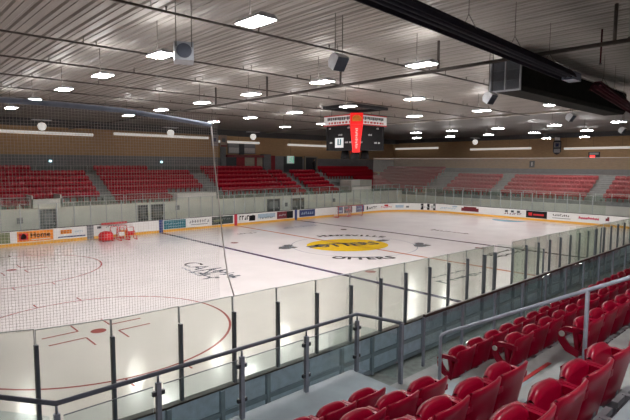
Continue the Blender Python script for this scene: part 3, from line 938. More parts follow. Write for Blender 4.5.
# far seats: small low meshes, seat pan down and curved back
def far_seat_mesh():
    mb = MB()
    rows_f, rows_b = [], []
    for v in (0, 0.5, 0.85, 1.0):
        rf, rb = [], []
        for u in (-1, -0.5, 0, 0.5, 1):
            hw = 0.255 * (1 if v < 0.9 else 0.93)
            c_ = 0.06 * u * u - 0.08 * v
            z = 0.38 + 0.47 * v - 0.02 * u * u * v
            rf.append((u * hw, c_ + 0.03, z)); rb.append((u * hw, c_ - 0.01, z))
        rows_f.append(rf); rows_b.append(rb)
    mb.grid(rows_f); mb.grid(rows_b); mb.grid([rows_f[-1], rows_b[-1]], smooth=False)
    mb.grid([[r[0] for r in rows_f], [r[0] for r in rows_b]], smooth=False); mb.grid([[r[-1] for r in rows_f], [r[-1] for r in rows_b]], smooth=False)
    mb.grid([[(-0.22, 0.22, 0.36), (0.22, 0.22, 0.36)], [(-0.22, 0.30, 0.36), (0.22, 0.30, 0.36)], [(-0.22, 0.34, 0.66), (0.22, 0.34, 0.66)], [(-0.18, 0.33, 0.74), (0.18, 0.33, 0.74)], [(-0.18, 0.27, 0.74), (0.18, 0.27, 0.74)], [(-0.22, 0.22, 0.36), (0.22, 0.22, 0.36)]])
    mb.box((0, 0.10, 0.20), (0.07, 0.12, 0.40))
    for sx in (-1, 1): mb.box((sx * 0.25, 0.16, 0.60), (0.03, 0.26, 0.04))
    return mb
FSB = far_seat_mesh()
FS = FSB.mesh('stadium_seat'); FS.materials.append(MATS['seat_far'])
far = []   # (dist, loc, rz, label, group)
NB = [('A', -25.8, -15.0, 0, 6, 'first far block', 'R', 'left of first far stairway'), ('A', -15.0, -10.68, 1, 5, 'first far block', 'R', 'left of first far stairway'),
      ('B', -9.6, -4.2, 0, 6, 'second far block', 'L', 'right of first far stairway'), ('B', -4.2, 0.4, 2, 5, 'second far block', 'L', 'right of first far stairway'),
      ('C', 2.0, 10.9, 1, 6, 'third far block', 'L', 'in block below press box'), ('C', 10.9, 13.1, 0, 5, 'third far block', 'L', 'in block below press box'),
      ('D', 14.4, 19.0, 0, 5, 'fourth far block', 'L', 'in narrow block below exit sign'),
      ('E', 20.2, 24.6, 4, 6, 'far corner block', 'L', 'in corner block below scoreboard'), ('E', 24.6, 30.6, 1, 6, 'far corner block', 'L', 'in corner block below scoreboard')]
from collections import defaultdict
rows_d = defaultdict(list)
for nm, x0, x1, k0, k1, grp, side, txt in NB:
    for k in range(k0, k1 + 1):
        n = int((x1 - x0) / 0.54 + 1e-6)
        for i in range(n):
            rows_d[(nm, k)].append((x0 + 0.27 + 0.54 * i, side, txt, grp))
for (nm, k), L in rows_d.items():
    L.sort(key=lambda t: t[0] if t[1] == 'L' else -t[0])
    for i, (x_, side, txt, grp) in enumerate(L):
        P = (x_, ROW0_BACK + DEP * k, Z0 + RISE * k)
        if not in_frame((P[0], P[1], P[2] + 0.5), 12): continue
        far.append(((Vector(P) - CAM).length, P, PI, 'small red seat, %s %s, row %s from front' % (ordw(i + 1), txt, ['one', 'two', 'three', 'four', 'five', 'six', 'seven'][k]), 'seats of the ' + grp))
EB = [('F', 15.9, 26.9, 0, 6, 'left end block'), ('G', 6.3, 12.8, 0, 4, 'middle end block'), ('H', -5.1, 4.7, 0, 4, 'right end block'), ('I', -16.0, -6.7, 0, 4, 'outer end block')]
for nm, y0, y1, k0, k1, grp in EB:
    for k in range(k0, k1 + 1):
        n = int((y1 - y0) / 0.54)
        for i in range(n):
            P = (ROW0_BACK + DEP * k + ex, y1 - 0.27 - 0.54 * i, Z0 + RISE * k)
            if not in_frame((P[0], P[1], P[2] + 0.5), 12): continue
            far.append(((Vector(P) - CAM).length, P, PI / 2, None, 'seats of the ' + grp))
far.sort(key=lambda t: t[0])
n_ind = 300 - n_near
proto = None
rest = MB()
cnt = 0
for d, P, rz, label, grp in far:
    if cnt < n_ind and label:
        o = bpy.data.objects.new('stadium_seat', FS); COL.objects.link(o)
        o.location = P; o.rotation_euler = (0, 0, rz); tag(o, label, 'seat', grp); cnt += 1
    else:
        c_, s_ = math.cos(rz), math.sin(rz)
        o0 = len(rest.v)
        rest.v.extend([(P[0] + a * c_ - b * s_, P[1] + a * s_ + b * c_, P[2] + z) for a, b, z in FSB.v])
        rest.f.extend([[i + o0 for i in f] for f in FSB.f]); rest.mi.extend(FSB.mi); rest.sm.extend(FSB.sm)
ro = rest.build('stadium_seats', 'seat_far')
tag(ro, 'rows of small red seats in the far corner and end stands', 'seats', None, 'stuff')
print('near seats', n_near, 'far individual', cnt, 'far total', len(far))

# ------------------------------------------------------------------ railings
# glass railing on the near platform
PR = thing('glass_railing', (-22.4, -18.47, Z0), 'blue grey railing with glass panels along near platform edge', 'railing')
ox, oy, oz = -22.4, -18.47, Z0
posts = [-24.93, -23.74, -22.46, -21.2, -19.98]
rz_ = 1.06
top = [(-25.8 - ox, 1.2, rz_), (-25.36 - ox, 0.60, rz_), (-24.93 - ox, 0, rz_), (-19.98 - ox, 0, rz_), (-19.80 - ox, -0.85, rz_)]
mb = MB(); mb.path(top, 0.030, 10); mb.build('top_rail', 'rail_blue', PR)
for i, x_ in enumerate(posts):
    po = MB().span((x_ - ox - 0.03, -0.03, 0), (x_ - ox + 0.03, 0.03, rz_ - 0.12)).tube((x_ - ox, 0, rz_ - 0.13), (x_ - ox, 0, rz_), 0.014, 8).build('post', 'rail_post', PR)
    for zz in (0.80, 0.28):
        for sx in (-1, 1): MB().box((x_ - ox + sx * 0.055, 0.0, zz), (0.05, 0.045, 0.055)).build('glass_clamp', 'clamp', po)
for i in range(len(posts) - 1):
    a, b = posts[i] - ox + 0.07, posts[i + 1] - ox - 0.07
    g = MB().span((a, -0.006, 0.08), (b, 0.006, 0.90)).build('glass_panel', 'glass_rail', PR)
    MB().span((a, -0.007, 0.895), (b, 0.007, 0.903)).build('panel_edge', 'post_dark', g)
MB().box((-25.37 - ox, 0.60, 0.49), (1.3, 0.012, 0.82), math.atan2(1.2, -0.87)).build('glass_panel', 'glass_rail', PR)
MB().span((-25.8 - ox - 0.03, 1.17, 0), (-25.8 - ox + 0.03, 1.23, rz_ - 0.02)).build('post', 'rail_post', PR)
MB().span((-19.80 - ox - 0.03, -0.88, 0), (-19.80 - ox + 0.03, -0.82, rz_)).build('post', 'rail_post', PR)
MB().box((-19.89 - ox, -0.43, 0.46), (0.012, 0.70, 0.78), R(13)).build('glass_panel', 'glass_rail', PR)

# guard in front of the right block
GR = thing('glass_railing', (-17.5, -19.15, Z0), 'dark railing with glass panels in front of right near seats', 'railing')
gx = -17.5
xs = [-18.9 + 1.35 * i for i in range(0, 26)]
MB().span((xs[0] - gx, -0.025, 0.93), (xs[-1] - gx, 0.025, 0.98)).build('top_rail', 'cap_brown', GR)
for i, x_ in enumerate(xs):
    MB().span((x_ - gx - 0.022, -0.022, 0), (x_ - gx + 0.022, 0.022, 0.93)).build('post', 'rail_post', GR)
    if i < len(xs) - 1:
        MB().span((x_ - gx + 0.05, -0.006, 0.08), (xs[i + 1] - gx - 0.05, 0.006, 0.90)).build('glass_panel', 'glass_rail', GR)

# stair handrail
HR = thing('stair_handrail', (-19.72, -20.0, Z0), 'pale grey sloping handrail beside the near stair aisle', 'handrail')
mb = MB(); mb.path([(0, -0.03, 0.02), (0, -0.03, 0.98), (0, -0.06, 1.04), (0, -0.12, 1.08), (0, -3.4, 2.83)], 0.026, 10); mb.build('rail', 'hand_rail', HR)
MB().tube((0, -2.14, 0.92), (0, -2.14, 2.15), 0.026, 10).build('post', 'hand_rail', HR)
MB().tube((0, -3.38, 1.37), (0, -3.38, 2.82), 0.026, 10).build('post', 'hand_rail', HR)

# far stand front guard rails
def far_rail(x0, x1, label, y_=19.2, z_=Z0 + 0.2, along='x', k=0):
    L = abs(x1 - x0)
    if along == 'x': r = thing('stand_railing', ((x0 + x1) / 2, y_, z_), label, 'railing')
    else: r = thing('stand_railing', (y_, (x0 + x1) / 2, z_), label, 'railing', None, PI / 2)
    n = max(2, int(L / 1.5))
    MB().span((-L / 2, -0.02, 0.82), (L / 2, 0.02, 0.86)).build('top_rail', 'light_grey', r)
    MB().span((-L / 2, -0.006, 0.05), (L / 2, 0.006, 0.80)).build('glass_panel', 'glass_far', r)
    for i in range(n + 1):
        xx = -L / 2 + L * i / n
        MB().span((xx - 0.025, -0.025, 0), (xx + 0.025, 0.025, 0.82)).build('post', 'light_grey', r)
far_rail(-20.5, -16.6, 'pale glass railing below the far left seats')
far_rail(-14.2, -9.2, 'pale glass railing at foot of the first far stairway')
far_rail(-9.0, -4.4, 'pale glass railing below the second far seat block')
far_rail(-4.2, 1.6, 'pale glass railing between second and third far seat blocks')
far_rail(1.8, 11.0, 'pale glass railing below seats under the press box')
far_rail(11.2, 19.8, 'pale glass railing below the narrow far seat block')
far_rail(20.0, 30.4, 'pale glass railing below the far corner seats')
far_rail(-14.0, 18.6, 'long pale glass railing at the front of the end stand', 30.85, Z0 + 0.0, along='y')
# concourse railing behind top rows
far_rail(-20.5, 5.6, 'low grey rail behind the top row of far left seats', 26.6, Z0 + RISE * 6, k=1)

# vomitory surrounds in the far stand (raised parapets)
for x0, x1, hz, nm in ((-16.5, -14.3, 3.35, 'pale parapet around the far left tunnel'), (-4.2, 0.2, 3.0, 'pale parapet around the second far tunnel'), (20.2, 24.2, 3.9, 'pale parapet around the far corner tunnel')):
    o = MB().span((x0, 19.12, Z0), (x1, 19.25, Z0 + 0.9)).span((x0, 19.12, Z0), (x0 + 0.12, 21.2, hz)).span((x1 - 0.12, 19.12, Z0), (x1, 21.2, hz)).span((x0, 21.08, Z0), (x1, 21.2, hz)).build('parapet', 'front_wall')
    struct(o, nm, 'parapet')

# ================================================================== CEILING SERVICES
# lights
cols = [(-19.8, 9.0, [-15.2, -10.6, -6.0, -1.5, 3.3, 8.2]), (-13.3, 9.0, [-15.0, -10.5, -5.9, -1.6, 3.0, 7.7]), (-6.9, 9.0, [-14.5, -10.1, -5.8, -1.4, 3.2, 7.8]),
        (-0.1, 9.0, [-13.8, -9.8, -5.2, -0.9, 3.3, 7.8]), (13.3, 9.0, [-13.0, -8.6, -4.0, 0.4, 4.3]), (20.8, 9.0, [-8.4, -3.8, 0.8, 5.2, 9.6]), (31.0, 9.0, [-4.8, -0.8])]
# unseen fill lamps added behind the camera to brighten the near seats
cols_fill = [(-25.0, 9.0, [-25.5]), (-19.5, 9.0, [-24.5])]
def light_proto():
    r = thing('ceiling_light', (0, 0, 0), 'x', 'ceiling light', 'lit panels hung from the steel ceiling')
    mb = MB()
    mb.prism([(-0.255, 0.0), (-0.18, 0.08), (0.18, 0.08), (0.255, 0.0), (0.255, -0.02), (-0.255, -0.02)], 1, -0.45, 0.45)
    mb.build('housing', 'lamp_housing', r)
    for sx in (-1, 1):
        MB().span((sx * 0.015, -0.42, -0.03), (sx * 0.235, 0.42, -0.021)).build('diffuser', 'lamp_panel', r)
    MB().span((-0.12, -0.35, 0.081), (0.12, 0.35, 0.086)).build('uplight_slot', 'lamp_up', r)
    MB().tube((0, 0.2, 0.08), (0, 0.2, 0.98), 0.012, 5).build('hanger', 'pipe', r)
    return r
LP = light_proto(); first = True
for ci, (x_, z, ys) in enumerate(cols):
    for ri, y_ in enumerate(ys):
        lab = 'lit ceiling panel, %s from near end of the %s row from left' % (ordw(ri + 1), ordw(ci + 1))
        if first:
            LP.location = (x_, y_, z); LP['label'] = lab; first = False
        else:
            dup(LP, (x_, y_, z), 0, lab)
wi = 0
for wx, wz, wys in cols_fill:
    for y_ in wys:
        wi += 1
        dup(LP, (wx, y_, wz), 0, '%s unseen fill panel added behind the camera to light near seats' % ordw(wi))

# sprinkler branch lines (along the rink) and the cross main
def br(y_, label, x0=-35.5, x1=12.0):
    p_ = thing('sprinkler_pipe', (0, y_, 9.72), label, 'pipe', 'thin branch pipes below the ceiling')
    MB().tube((x0, 0, 0), (x1, 0, 0), 0.032, 8).build('pipe_run', 'pipe', p_)
    for i in range(14):
        xx = x0 + 1.5 + i * 3.3
        if xx < x1: MB().tube((xx, 0, 0), (xx, 0, 0.25), 0.012, 6).build('hanger', 'pipe', p_)
    for i in range(16):
        xx = x0 + 0.6 + i * 2.9
        if xx < x1: MB().tube((xx, 0, 0.02), (xx, 0, 0.12), 0.02, 6).tube((xx, 0, 0.115), (xx, 0, 0.13), 0.04, 8).build('sprinkler_head', 'pipe', p_)
for i, y_ in enumerate((-12.2, -7.2, -3.3, 0.9, 5.0, 9.2)):
    br(y_, 'dark sprinkler branch pipe under ceiling, %s from the near side' % ordw(i + 1))
mp_ = thing('sprinkler_main', (-12.1, 0, 9.0), 'long dark sprinkler main crossing above the ice', 'pipe')
MB().tube((0, -26, 0), (0, 24, 0), 0.055, 10).build('pipe_run', 'pipe', mp_)
for y_ in (-20.0, -14.8, -10.3, -5.5, -1.0):
    MB().tube((0, y_, -0.06), (0, y_, 0.95), 0.045, 8).build('riser', 'pipe', mp_)

# speakers
def speaker(loc, rx, rz, label, s=1.0, hang=1.0):
    r = thing('loudspeaker', loc, label, 'loudspeaker', 'loudspeakers hung from the ceiling')
    c = MB().prism([(-0.30 * s, -0.30 * s), (0.30 * s, -0.30 * s), (0.30 * s, 0.30 * s), (-0.30 * s, 0.30 * s)], 1, 0.0, 0.42 * s).build('cabinet', 'grille_frame', r)
    g = MB().tube((0, 0.0, 0), (0, -0.025, 0), 0.235 * s, 20).build('grille', 'speaker_grille', c)
    c.rotation_euler = (rx, 0, rz)
    for sx in (-1, 1):
        MB().tube((sx * 0.24 * s * math.cos(rz), sx * 0.24 * s * math.sin(rz), 0.1), (sx * 0.24 * s * math.cos(rz), sx * 0.24 * s * math.sin(rz), hang), 0.012, 5).build('suspension_rod', 'pipe', r)
def spk_cube(loc, label, s=1.0):
    r = thing('loudspeaker', loc, label, 'loudspeaker', 'loudspeakers hung from the ceiling')
    c = MB().prism([(-0.22 * s, -0.30 * s), (0.12 * s, -0.30 * s), (0.26 * s, -0.12 * s), (0.26 * s, 0.12 * s), (0.12 * s, 0.30 * s), (-0.22 * s, 0.30 * s)], 0, -0.28 * s, 0.28 * s).build('cabinet', 'speaker_case', r)
    MB().span((-0.26 * s, -0.25 * s, -0.28 * s), (0.26 * s, -0.22 * s, 0.28 * s)).build('grille', 'speaker_grille', c)
    c.rotation_euler = (R(35), 0, R(-6))
    h = 9.97 - loc[2]
    for sx in (-1, 1):
        MB().tube((sx * 0.2 * s, -0.02, 0.2 * s), (sx * 0.2 * s, -0.02, h), 0.012, 5).build('suspension_rod', 'pipe', r)
speaker((-20.3, -12.9, 8.66), R(-10), R(-24), 'grey loudspeaker with round grille beside the left ceiling light', 0.78, 1.31)
spk_cube((-16.5, -14.5, 8.70), 'pale angled loudspeaker hanging near the cross pipe', 0.70)
spk_cube((-10.0, -15.55, 8.24), 'pale loudspeaker hanging below the duct grille', 0.62)
spk_cube((-0.7, -14.86, 8.25), 'small pale loudspeaker hanging right of the duct lights', 0.6)
spk_cube((8.4, -14.6, 8.1), 'farthest small loudspeaker at the right edge', 0.6)

# radiant tube heaters above the near stand
def heater(A, B, z, label, mat, box=True):
    r = thing('tube_heater', ((A[0] + B[0]) / 2, (A[1] + B[1]) / 2, z), label, 'heater', None, math.atan2(B[1] - A[1], B[0] - A[0]))
    L = math.hypot(B[0] - A[0], B[1] - A[1]) / 2
    prof = [(-0.27, -0.10), (-0.22, 0.02), (-0.10, 0.15), (0.10, 0.15), (0.22, 0.02), (0.27, -0.10), (0.24, -0.10), (0.19, 0.0), (0.09, 0.12), (-0.09, 0.12), (-0.19, 0.0), (-0.24, -0.10)]
    MB().prism(prof, 0, -L, L).build('reflector', mat, r)
    MB().tube((-L, -0.08, -0.03), (L, -0.08, -0.03), 0.06, 10).build('burner_tube', mat, r)
    MB().tube((-L, 0.08, -0.03), (L, 0.08, -0.03), 0.06, 10).build('burner_tube', mat, r)
    if box:
        MB().span((L, -0.18, -0.13), (L + 0.75, 0.18, 0.12)).build('burner_box', 'heater_box', r)
    n = int(2 * L / 2.5)
    for i in range(n):
        xx = -L + 1.0 + i * 2.5
        mb = MB().tube((xx, -0.2, 0.03), (xx, 0, 0.4), 0.008, 5).tube((xx, 0.2, 0.0), (xx, 0, 0.4), 0.008, 5).tube((xx, 0, 0.4), (xx, 0, 9.96 - z), 0.008, 5)
        mb.build('suspension_rod', 'pipe', r)
heater((-30.0, -19.3), (-9.8, -18.05), 8.72, 'long black tube heater above the near seats', 'heater_black')
heater((-6.9, -18.0), (6.0, -16.2), 8.72, 'dark red tube heater at upper right of photo', 'heater_red', False)

# air duct with slatted grille
D = thing('air_duct', (-9.2, -15.71, 8.53), 'dark rectangular air duct with slatted end grille', 'air duct')
MB().prism([(-0.44, 0.0), (0.44, 0.0), (0.55, 0.15), (0.55, 1.0), (0.44, 1.12), (-0.44, 1.12), (-0.55, 1.0), (-0.55, 0.15)], 0, 0.12, 12.0).span((0.0, -0.56, 0.0), (0.12, 0.56, 1.13)).build('duct_body', 'duct', D)
MB().span((0.12, -0.575, 1.04), (12.0, -0.545, 1.08)).build('flange', 'duct_edge', D)
gf = MB()
gf.span((-0.06, -0.58, -0.02), (0.0, -0.53, 1.15)).span((-0.06, 0.53, -0.02), (0.0, 0.58, 1.15)).span((-0.06, -0.53, -0.02), (0.0, 0.53, 0.04)).span((-0.06, -0.53, 1.09), (0, 0.53, 1.15)).span((-0.06, -0.025, 0.04), (0, 0.025, 1.09))
gfo = gf.build('grille_frame', 'grille_frame', D)
mb = MB()
for i in range(16):
    for y0 in (-0.53, 0.025):
        mb.span((-0.035, y0 + 0.006 + i * 0.031, 0.04), (-0.012, y0 + 0.024 + i * 0.031, 1.09))
for zz in (0.35, 0.72): mb.span((-0.04, -0.53, zz), (-0.036, 0.53, zz + 0.02))
mb.build('grille_slats', 'grille_slat', gfo)
for xx in (0.6, 4.6, 8.6):
    for sy in (-1, 1): MB().tube((xx, sy * 0.45, 1.1), (xx, sy * 0.45, 1.44), 0.012, 5).build('suspension_rod', 'pipe', D)

# extra pipes over the near stand at right
q_ = thing('conduit_drop', (-9.6, -18.9, 9.0), 'red vertical drop rod by the end of black heater', 'pipe')
MB().tube((0, 0, 0.0), (0, 0, 1.0), 0.025, 8).build('rod', 'heater_red', q_)
MB().tube((0, 0, -0.05), (0, 0, 0.0), 0.04, 8).build('end_fitting', 'pipe', q_)
q_ = thing('pipe_drop', (-11.9, -20.3, 9.06), 'vertical pipe drop at upper right joining the cross main', 'pipe')
MB().tube((0, 0, 0), (0, 0, 0.93), 0.04, 8).build('rod', 'pipe_grey', q_)
MB().tube((0, 0, -0.005), (0, 0, 0.06), 0.06, 8).build('coupling', 'pipe', q_)

# ------------------------------------------------------------------ scoreboard
SB = thing('scoreboard', (0, 0, 6.75), 'black four-sided scoreboard with red tapered corner over centre ice', 'scoreboard')
hw = 1.46
MB().span((-hw, -hw, 0.15), (hw, hw, 1.85)).build('cabinet', 'black', SB)
hd = MB().span((-hw - 0.12, -hw - 0.12, 1.85), (hw + 0.12, hw + 0.12, 2.55)).build('header', 'sign_backlit', SB)
mb = MB()
for z in (1.84, 2.50):
    for sx in (-1, 1):
        mb.span((sx * (hw + 0.12) - 0.02, -hw - 0.14, z), (sx * (hw + 0.12) + 0.02, hw + 0.14, z + 0.07))
        mb.span((-hw - 0.14, sx * (hw + 0.12) - 0.02, z), (hw + 0.14, sx * (hw + 0.12) + 0.02, z + 0.07))
mb.build('header_border', 'red', hd)
def face_pts(face, u, v):   # u along face (left to right as seen), v up
    if face == 0: return (u, -hw, v)          # faces -y
    if face == 1: return (-hw, -u, v)         # faces -x
    if face == 2: return (-u, hw, v)
    return (hw, u, v)
def face_rect(mb, face, u0, u1, v0, v1, d0, d1):
    nrm = [(0, -1), (-1, 0), (0, 1), (1, 0)][face]
    a = face_pts(face, u0, v0); b = face_pts(face, u1, v1)
    xs_ = sorted((a[0], b[0])); ys_ = sorted((a[1], b[1]))
    lo = [xs_[0], ys_[0]]; hi = [xs_[1], ys_[1]]
    i = 0 if nrm[0] else 1
    base = (-hw if nrm[i] < 0 else hw)
    lo[i], hi[i] = sorted((base + nrm[i] * d0, base + nrm[i] * d1))
    mb.span((lo[0], lo[1], v0), (hi[0], hi[1], v1))
for f in range(4):
    mb = MB(); rr = random.Random(40 + f)
    u = -1.22
    while u < 1.1:
        w_ = rr.uniform(0.08, 0.16)
        face_rect(mb, f, u, u + w_, 2.20 + rr.uniform(0, .06), 2.42, 0.12, 0.13); u += w_ + rr.uniform(0.03, 0.06)
    mb.build('header_lettering', 'dark_grey', hd)
    mb = MB(); u = -1.1
    while u < 1.1:
        w_ = rr.uniform(0.10, 0.25)
        face_rect(mb, f, u, u + w_, 1.98, 2.10, 0.12, 0.13); u += w_ + rr.uniform(0.08, 0.16)
    mb.build('header_lettering', 'red', hd)
    mb = MB()
    for (u0, v0, w_) in ((-1.25, 1.62, 0.25), (0.62, 1.62, 0.25), (-1.1, 0.62, 0.25), (0.40, 0.62, 0.3), (0.8, 0.62, 0.22), (-0.25, 1.15, 0.4)):
        n = 4
        mb = MB()
        for j in range(n):
            face_rect(mb, f, u0 + w_ * j / n, u0 + w_ * (j + .7) / n, v0, v0 + 0.09 + 0.03 * (j % 2), 0.0, 0.01)
        mb.build('face_lettering', 'light_grey', SB)
mb = MB(); face_rect(mb, 1, -0.55, 0.25, 0.32, 1.0, 0.0, 0.03)
ds = mb.build('display_window', 'score_white', SB)
mb = MB(); face_rect(mb, 1, -0.30, -0.18, 0.50, 0.92, 0.03, 0.04); face_rect(mb, 1, -0.08, 0.04, 0.50, 0.92, 0.03, 0.04); face_rect(mb, 1, -0.30, 0.04, 0.50, 0.55, 0.03, 0.04)
mb.build('digit', 'teal', ds)
for a in (45, 135, 225, 315):
    c_, s_ = math.cos(R(a)), math.sin(R(a))
    d = hw * 1.4142
    tx, ty = -s_, c_
    def cp(off, t, z): return (c_ * (d + off) + tx * t, s_ * (d + off) + ty * t, z)
    vs = []
    red_c = a in (45, 225)
    for z, hwid, of in (((-0.02, 0.25, 0.08), (1.85, 0.44, 0.08), (1.86, 0.46, 0.26), (2.6, 0.46, 0.26)) if red_c else ((0.14, 0.2, -0.05), (1.0, 0.2, -0.05), (1.4, 0.2, -0.05), (1.84, 0.2, -0.05))):
        for off, t in ((-0.45, -hwid), (of, -hwid * 0.9), (of, hwid * 0.9), (-0.45, hwid)):
            vs.append(cp(off, t, z))
    fs = [(3, 2, 1, 0), (12, 13, 14, 15)]
    for l in range(3):
        for i in range(4):
            fs.append((l * 4 + i, l * 4 + (i + 1) % 4, (l + 1) * 4 + (i + 1) % 4, (l + 1) * 4 + i))
    cpn = MB()._add(vs, fs).build('corner_panel', 'red_glow' if red_c else 'black', SB)
    if not red_c: continue
    mb = MB(); rr = random.Random(5)
    for j in range(12):
        z = 0.25 + j * 0.115
        for t0, t1 in ((-0.05 - 0.03 * (j % 2), 0.05 + 0.02 * (j % 3)),):
            p = [cp(0.08, t0, z), cp(0.08, t1, z), cp(0.08, t1, z + 0.06), cp(0.08, t0, z + 0.06)]
            q = [cp(0.10, t0, z), cp(0.10, t1, z), cp(0.10, t1, z + 0.06), cp(0.10, t0, z + 0.06)]
            mb._add(p + q, [(3, 2, 1, 0), (4, 5, 6, 7), (0, 1, 5, 4), (1, 2, 6, 5), (2, 3, 7, 6), (3, 0, 4, 7)])
    mb.build('vertical_lettering', 'letter_glow', cpn)
    mb = MB(); p = [cp(0.262, t * 0.3, z) for t, z in ((-1, 2.05), (1, 2.05), (1.1, 2.3), (0.5, 2.45), (-0.5, 2.45), (-1.1, 2.3))]; q = [cp(0.275, t * 0.3, z) for t, z in ((-1, 2.05), (1, 2.05), (1.1, 2.3), (0.5, 2.45), (-0.5, 2.45), (-1.1, 2.3))]
    mb._add(p + q, [tuple(range(6)), tuple(range(11, 5, -1))] + [(i, 6 + i, 6 + (i + 1) % 6, (i + 1) % 6) for i in range(6)]); mb.build('emblem', 'orange', cpn)
for (x_, y_) in ((-0.5, -0.5), (0.5, -0.5), (-0.5, 0.5), (0.5, 0.5)):
    MB().tube((x_, y_, 0.16), (x_, y_, -0.45), 0.24, 12, 0.34).build('horn_speaker', 'black', SB)
for sx in (-1, 1):
    for sy in (-1, 1): MB().tube((sx * 1.2, sy * 1.2, 2.55), (sx * 1.2, sy * 1.2, 3.035), 0.02, 6).build('hoist_cable', 'pipe', SB)
mb = MB()
for sx in (-1, 1):
    mb.span((-1.9, sx * 1.3 - 0.12, 0), (1.9, sx * 1.3 + 0.12, 0.2)); mb.span((sx * 1.7 - 0.12, -1.3, 0), (sx * 1.7 + 0.12, 1.3, 0.2))
hf = mb.build('hoist_frame', 'dark_grey', None, (0, 0, 9.79)); tag(hf, 'dark steel hoist frame on ceiling above the scoreboard', 'frame')

# ------------------------------------------------------------------ wall fittings
def wall_tube(x0, x1, z, label, y_=27.3, along='x', dz=0.0):  # pale tubes; a weak glow is added in their material to brighten them
    L = abs(x1 - x0)
    if along == 'x': r = thing('pale_tube', ((x0 + x1) / 2, y_, z), label, 'glowing tube', 'long pale strips high on the far walls')
    else: r = thing('pale_tube', (y_, (x0 + x1) / 2, z), label, 'glowing tube', 'long pale strips high on the far walls', PI / 2)
    MB().tube((-L / 2, 0, 0), (L / 2, 0, 0), 0.15, 12).build('tube', 'tube_white_glow', r)
    for i in range(max(2, int(L / 2.5)) + 1):
        xx = -L / 2 + 0.2 + (L - 0.4) * i / max(2, int(L / 2.5))
        MB().tube((xx, 0, 0.1), (xx, 0, (9.36 if along == 'x' else 9.46) - z), 0.01, 5).build('hanger', 'pipe', r)
wall_tube(-20.5, -8.9, 8.72, 'long pale strip high on far wall at photo left')
wall_tube(-6.8, 4.2, 8.95, 'long pale strip behind the net edge on far wall')
wall_tube(5.3, 11.6, 8.6, 'pale strip above the press box windows')
wall_tube(16.4, 25.8, 8.55, 'pale strip right of press box behind the scoreboard')
wall_tube(26.9, 18.8, 8.55, 'short pale strip on end wall right of the scoreboard', 39.2, 'y')
wall_tube(13.3, 4.5, 8.2, 'pale strip in the middle of the end wall', 39.2, 'y')
wall_tube(0.3, -9.5, 8.05, 'pale strip at the right end of the end wall', 39.2, 'y')
def dome(x_, y_, z, label):
    r = thing('dome_lamp', (x_, y_, z), label, 'lamp', 'dome lamps over the far seats')
    MB().lathe([(0.10, 0.42), (0.26, 0.36), (0.36, 0.18), (0.33, -0.05), (0.20, -0.22), (0.05, -0.28)], (0, 0, 0), 16).build('shade', 'lamp_dome', r)
    MB().tube((0, 0, 0.40), (0, 0, 0.62), 0.06, 8).build('stem', 'pipe', r)
    MB().span((-0.75, -0.35, 0.62), (0.75, 0.35, 0.68)).build('mount_plate', 'speaker_case', r)
    MB().tube((0, 0, 0.68), (0, 0, 10.0 - z), 0.015, 6).build('hanger', 'pipe', r)
dome(-14.3, 24.0, 9.0, 'white dome lamp above the leftmost far seats')
dome(-2.2, 24.0, 9.0, 'white dome lamp above the second far seat block')
dome(8.3, 24.0, 9.05, 'white dome lamp above the press box')
dome(21.5, 24.0, 9.1, 'white dome lamp left of the scoreboard')
dome(36.0, 10.8, 9.0, 'white dome lamp over the middle of the end stand')
def wall_lamp(x_, y_, z, label):
    r = thing('emergency_lamp', (x_, y_, z), label, 'lamp')
    MB().span((-0.2, 0.02, -0.1), (0.2, 0.15, 0.15)).build('case', 'mid_grey', r)
    MB().lathe([(0.03, -0.11), (0.12, -0.06), (0.14, 0.02), (0.08, 0.1)], (0, -0.1, 0), 12).build('bulb', 'bulb_cyan', r)
wall_lamp(-12.8, 27.70, 6.1, 'bright bluish lamp on grey wall at photo left')
wall_lamp(-1.55, 27.70, 6.1, 'bright bluish lamp on grey wall above second far block')
# exit sign
r = thing('exit_sign', (17.1, 27.55, 6.05), 'green and white exit sign beside the red door', 'exit sign')
MB().span((-0.6, 0, 0.0), (0.6, 0.1, 1.0)).build('case', 'sign_white', r)
mb = MB().tube((0.05, -0.01, 0.78), (0.05, 0.0, 0.78), 0.08, 10).span((-0.02, -0.012, 0.38), (0.12, 0, 0.68)).box((-0.12, -0.006, 0.25), (0.28, 0.012, 0.09)).box((0.22, -0.006, 0.28), (0.09, 0.012, 0.3)).box((-0.12, -0.006, 0.6), (0.3, 0.012, 0.07)).box((0.45, -0.006, 0.5), (0.12, 0.012, 0.9))
mb.build('running_figure', 'green_sign', r)
MB().tube((0, 0.05, 1.0), (0, 0.05, 3.3), 0.012, 5).build('hanger', 'pipe', r)
# banners
def banner(x_, y_, z0, z1, wd, mat, label, along='x', marks=None, point=False):
    r = thing('banner', (x_, y_, z0), label, 'banner', None, 0 if along == 'x' else PI / 2)
    h = z1 - z0
    poly = [(-wd / 2, 0.0), (wd / 2, 0.0), (wd / 2, h), (-wd / 2, h)] if not point else [(-wd / 2, 0.35), (-wd / 4, 0.1), (0, 0.0), (wd / 4, 0.1), (wd / 2, 0.35), (wd / 2, h * 0.75), (wd / 2 * 0.75, h * 0.8), (wd / 2 * 0.75, h), (-wd / 2 * 0.75, h), (-wd / 2 * 0.75, h * 0.8), (-wd / 2, h * 0.75)]
    b = MB().prism(poly, 1, -0.012, 0.012).build('cloth', mat, r)
    for m_, (u0, u1, v0, v1) in marks or []:
        sgn = -1 if along == 'x' else 1
        MB().span((u0 * wd, sgn * 0.013, v0 * h), (u1 * wd, sgn * 0.02, v1 * h)).build('emblem', m_, b)
    MB().tube((-wd / 2, 0, h), (wd / 2, 0, h), 0.02, 6).build('pole', 'pipe', r)
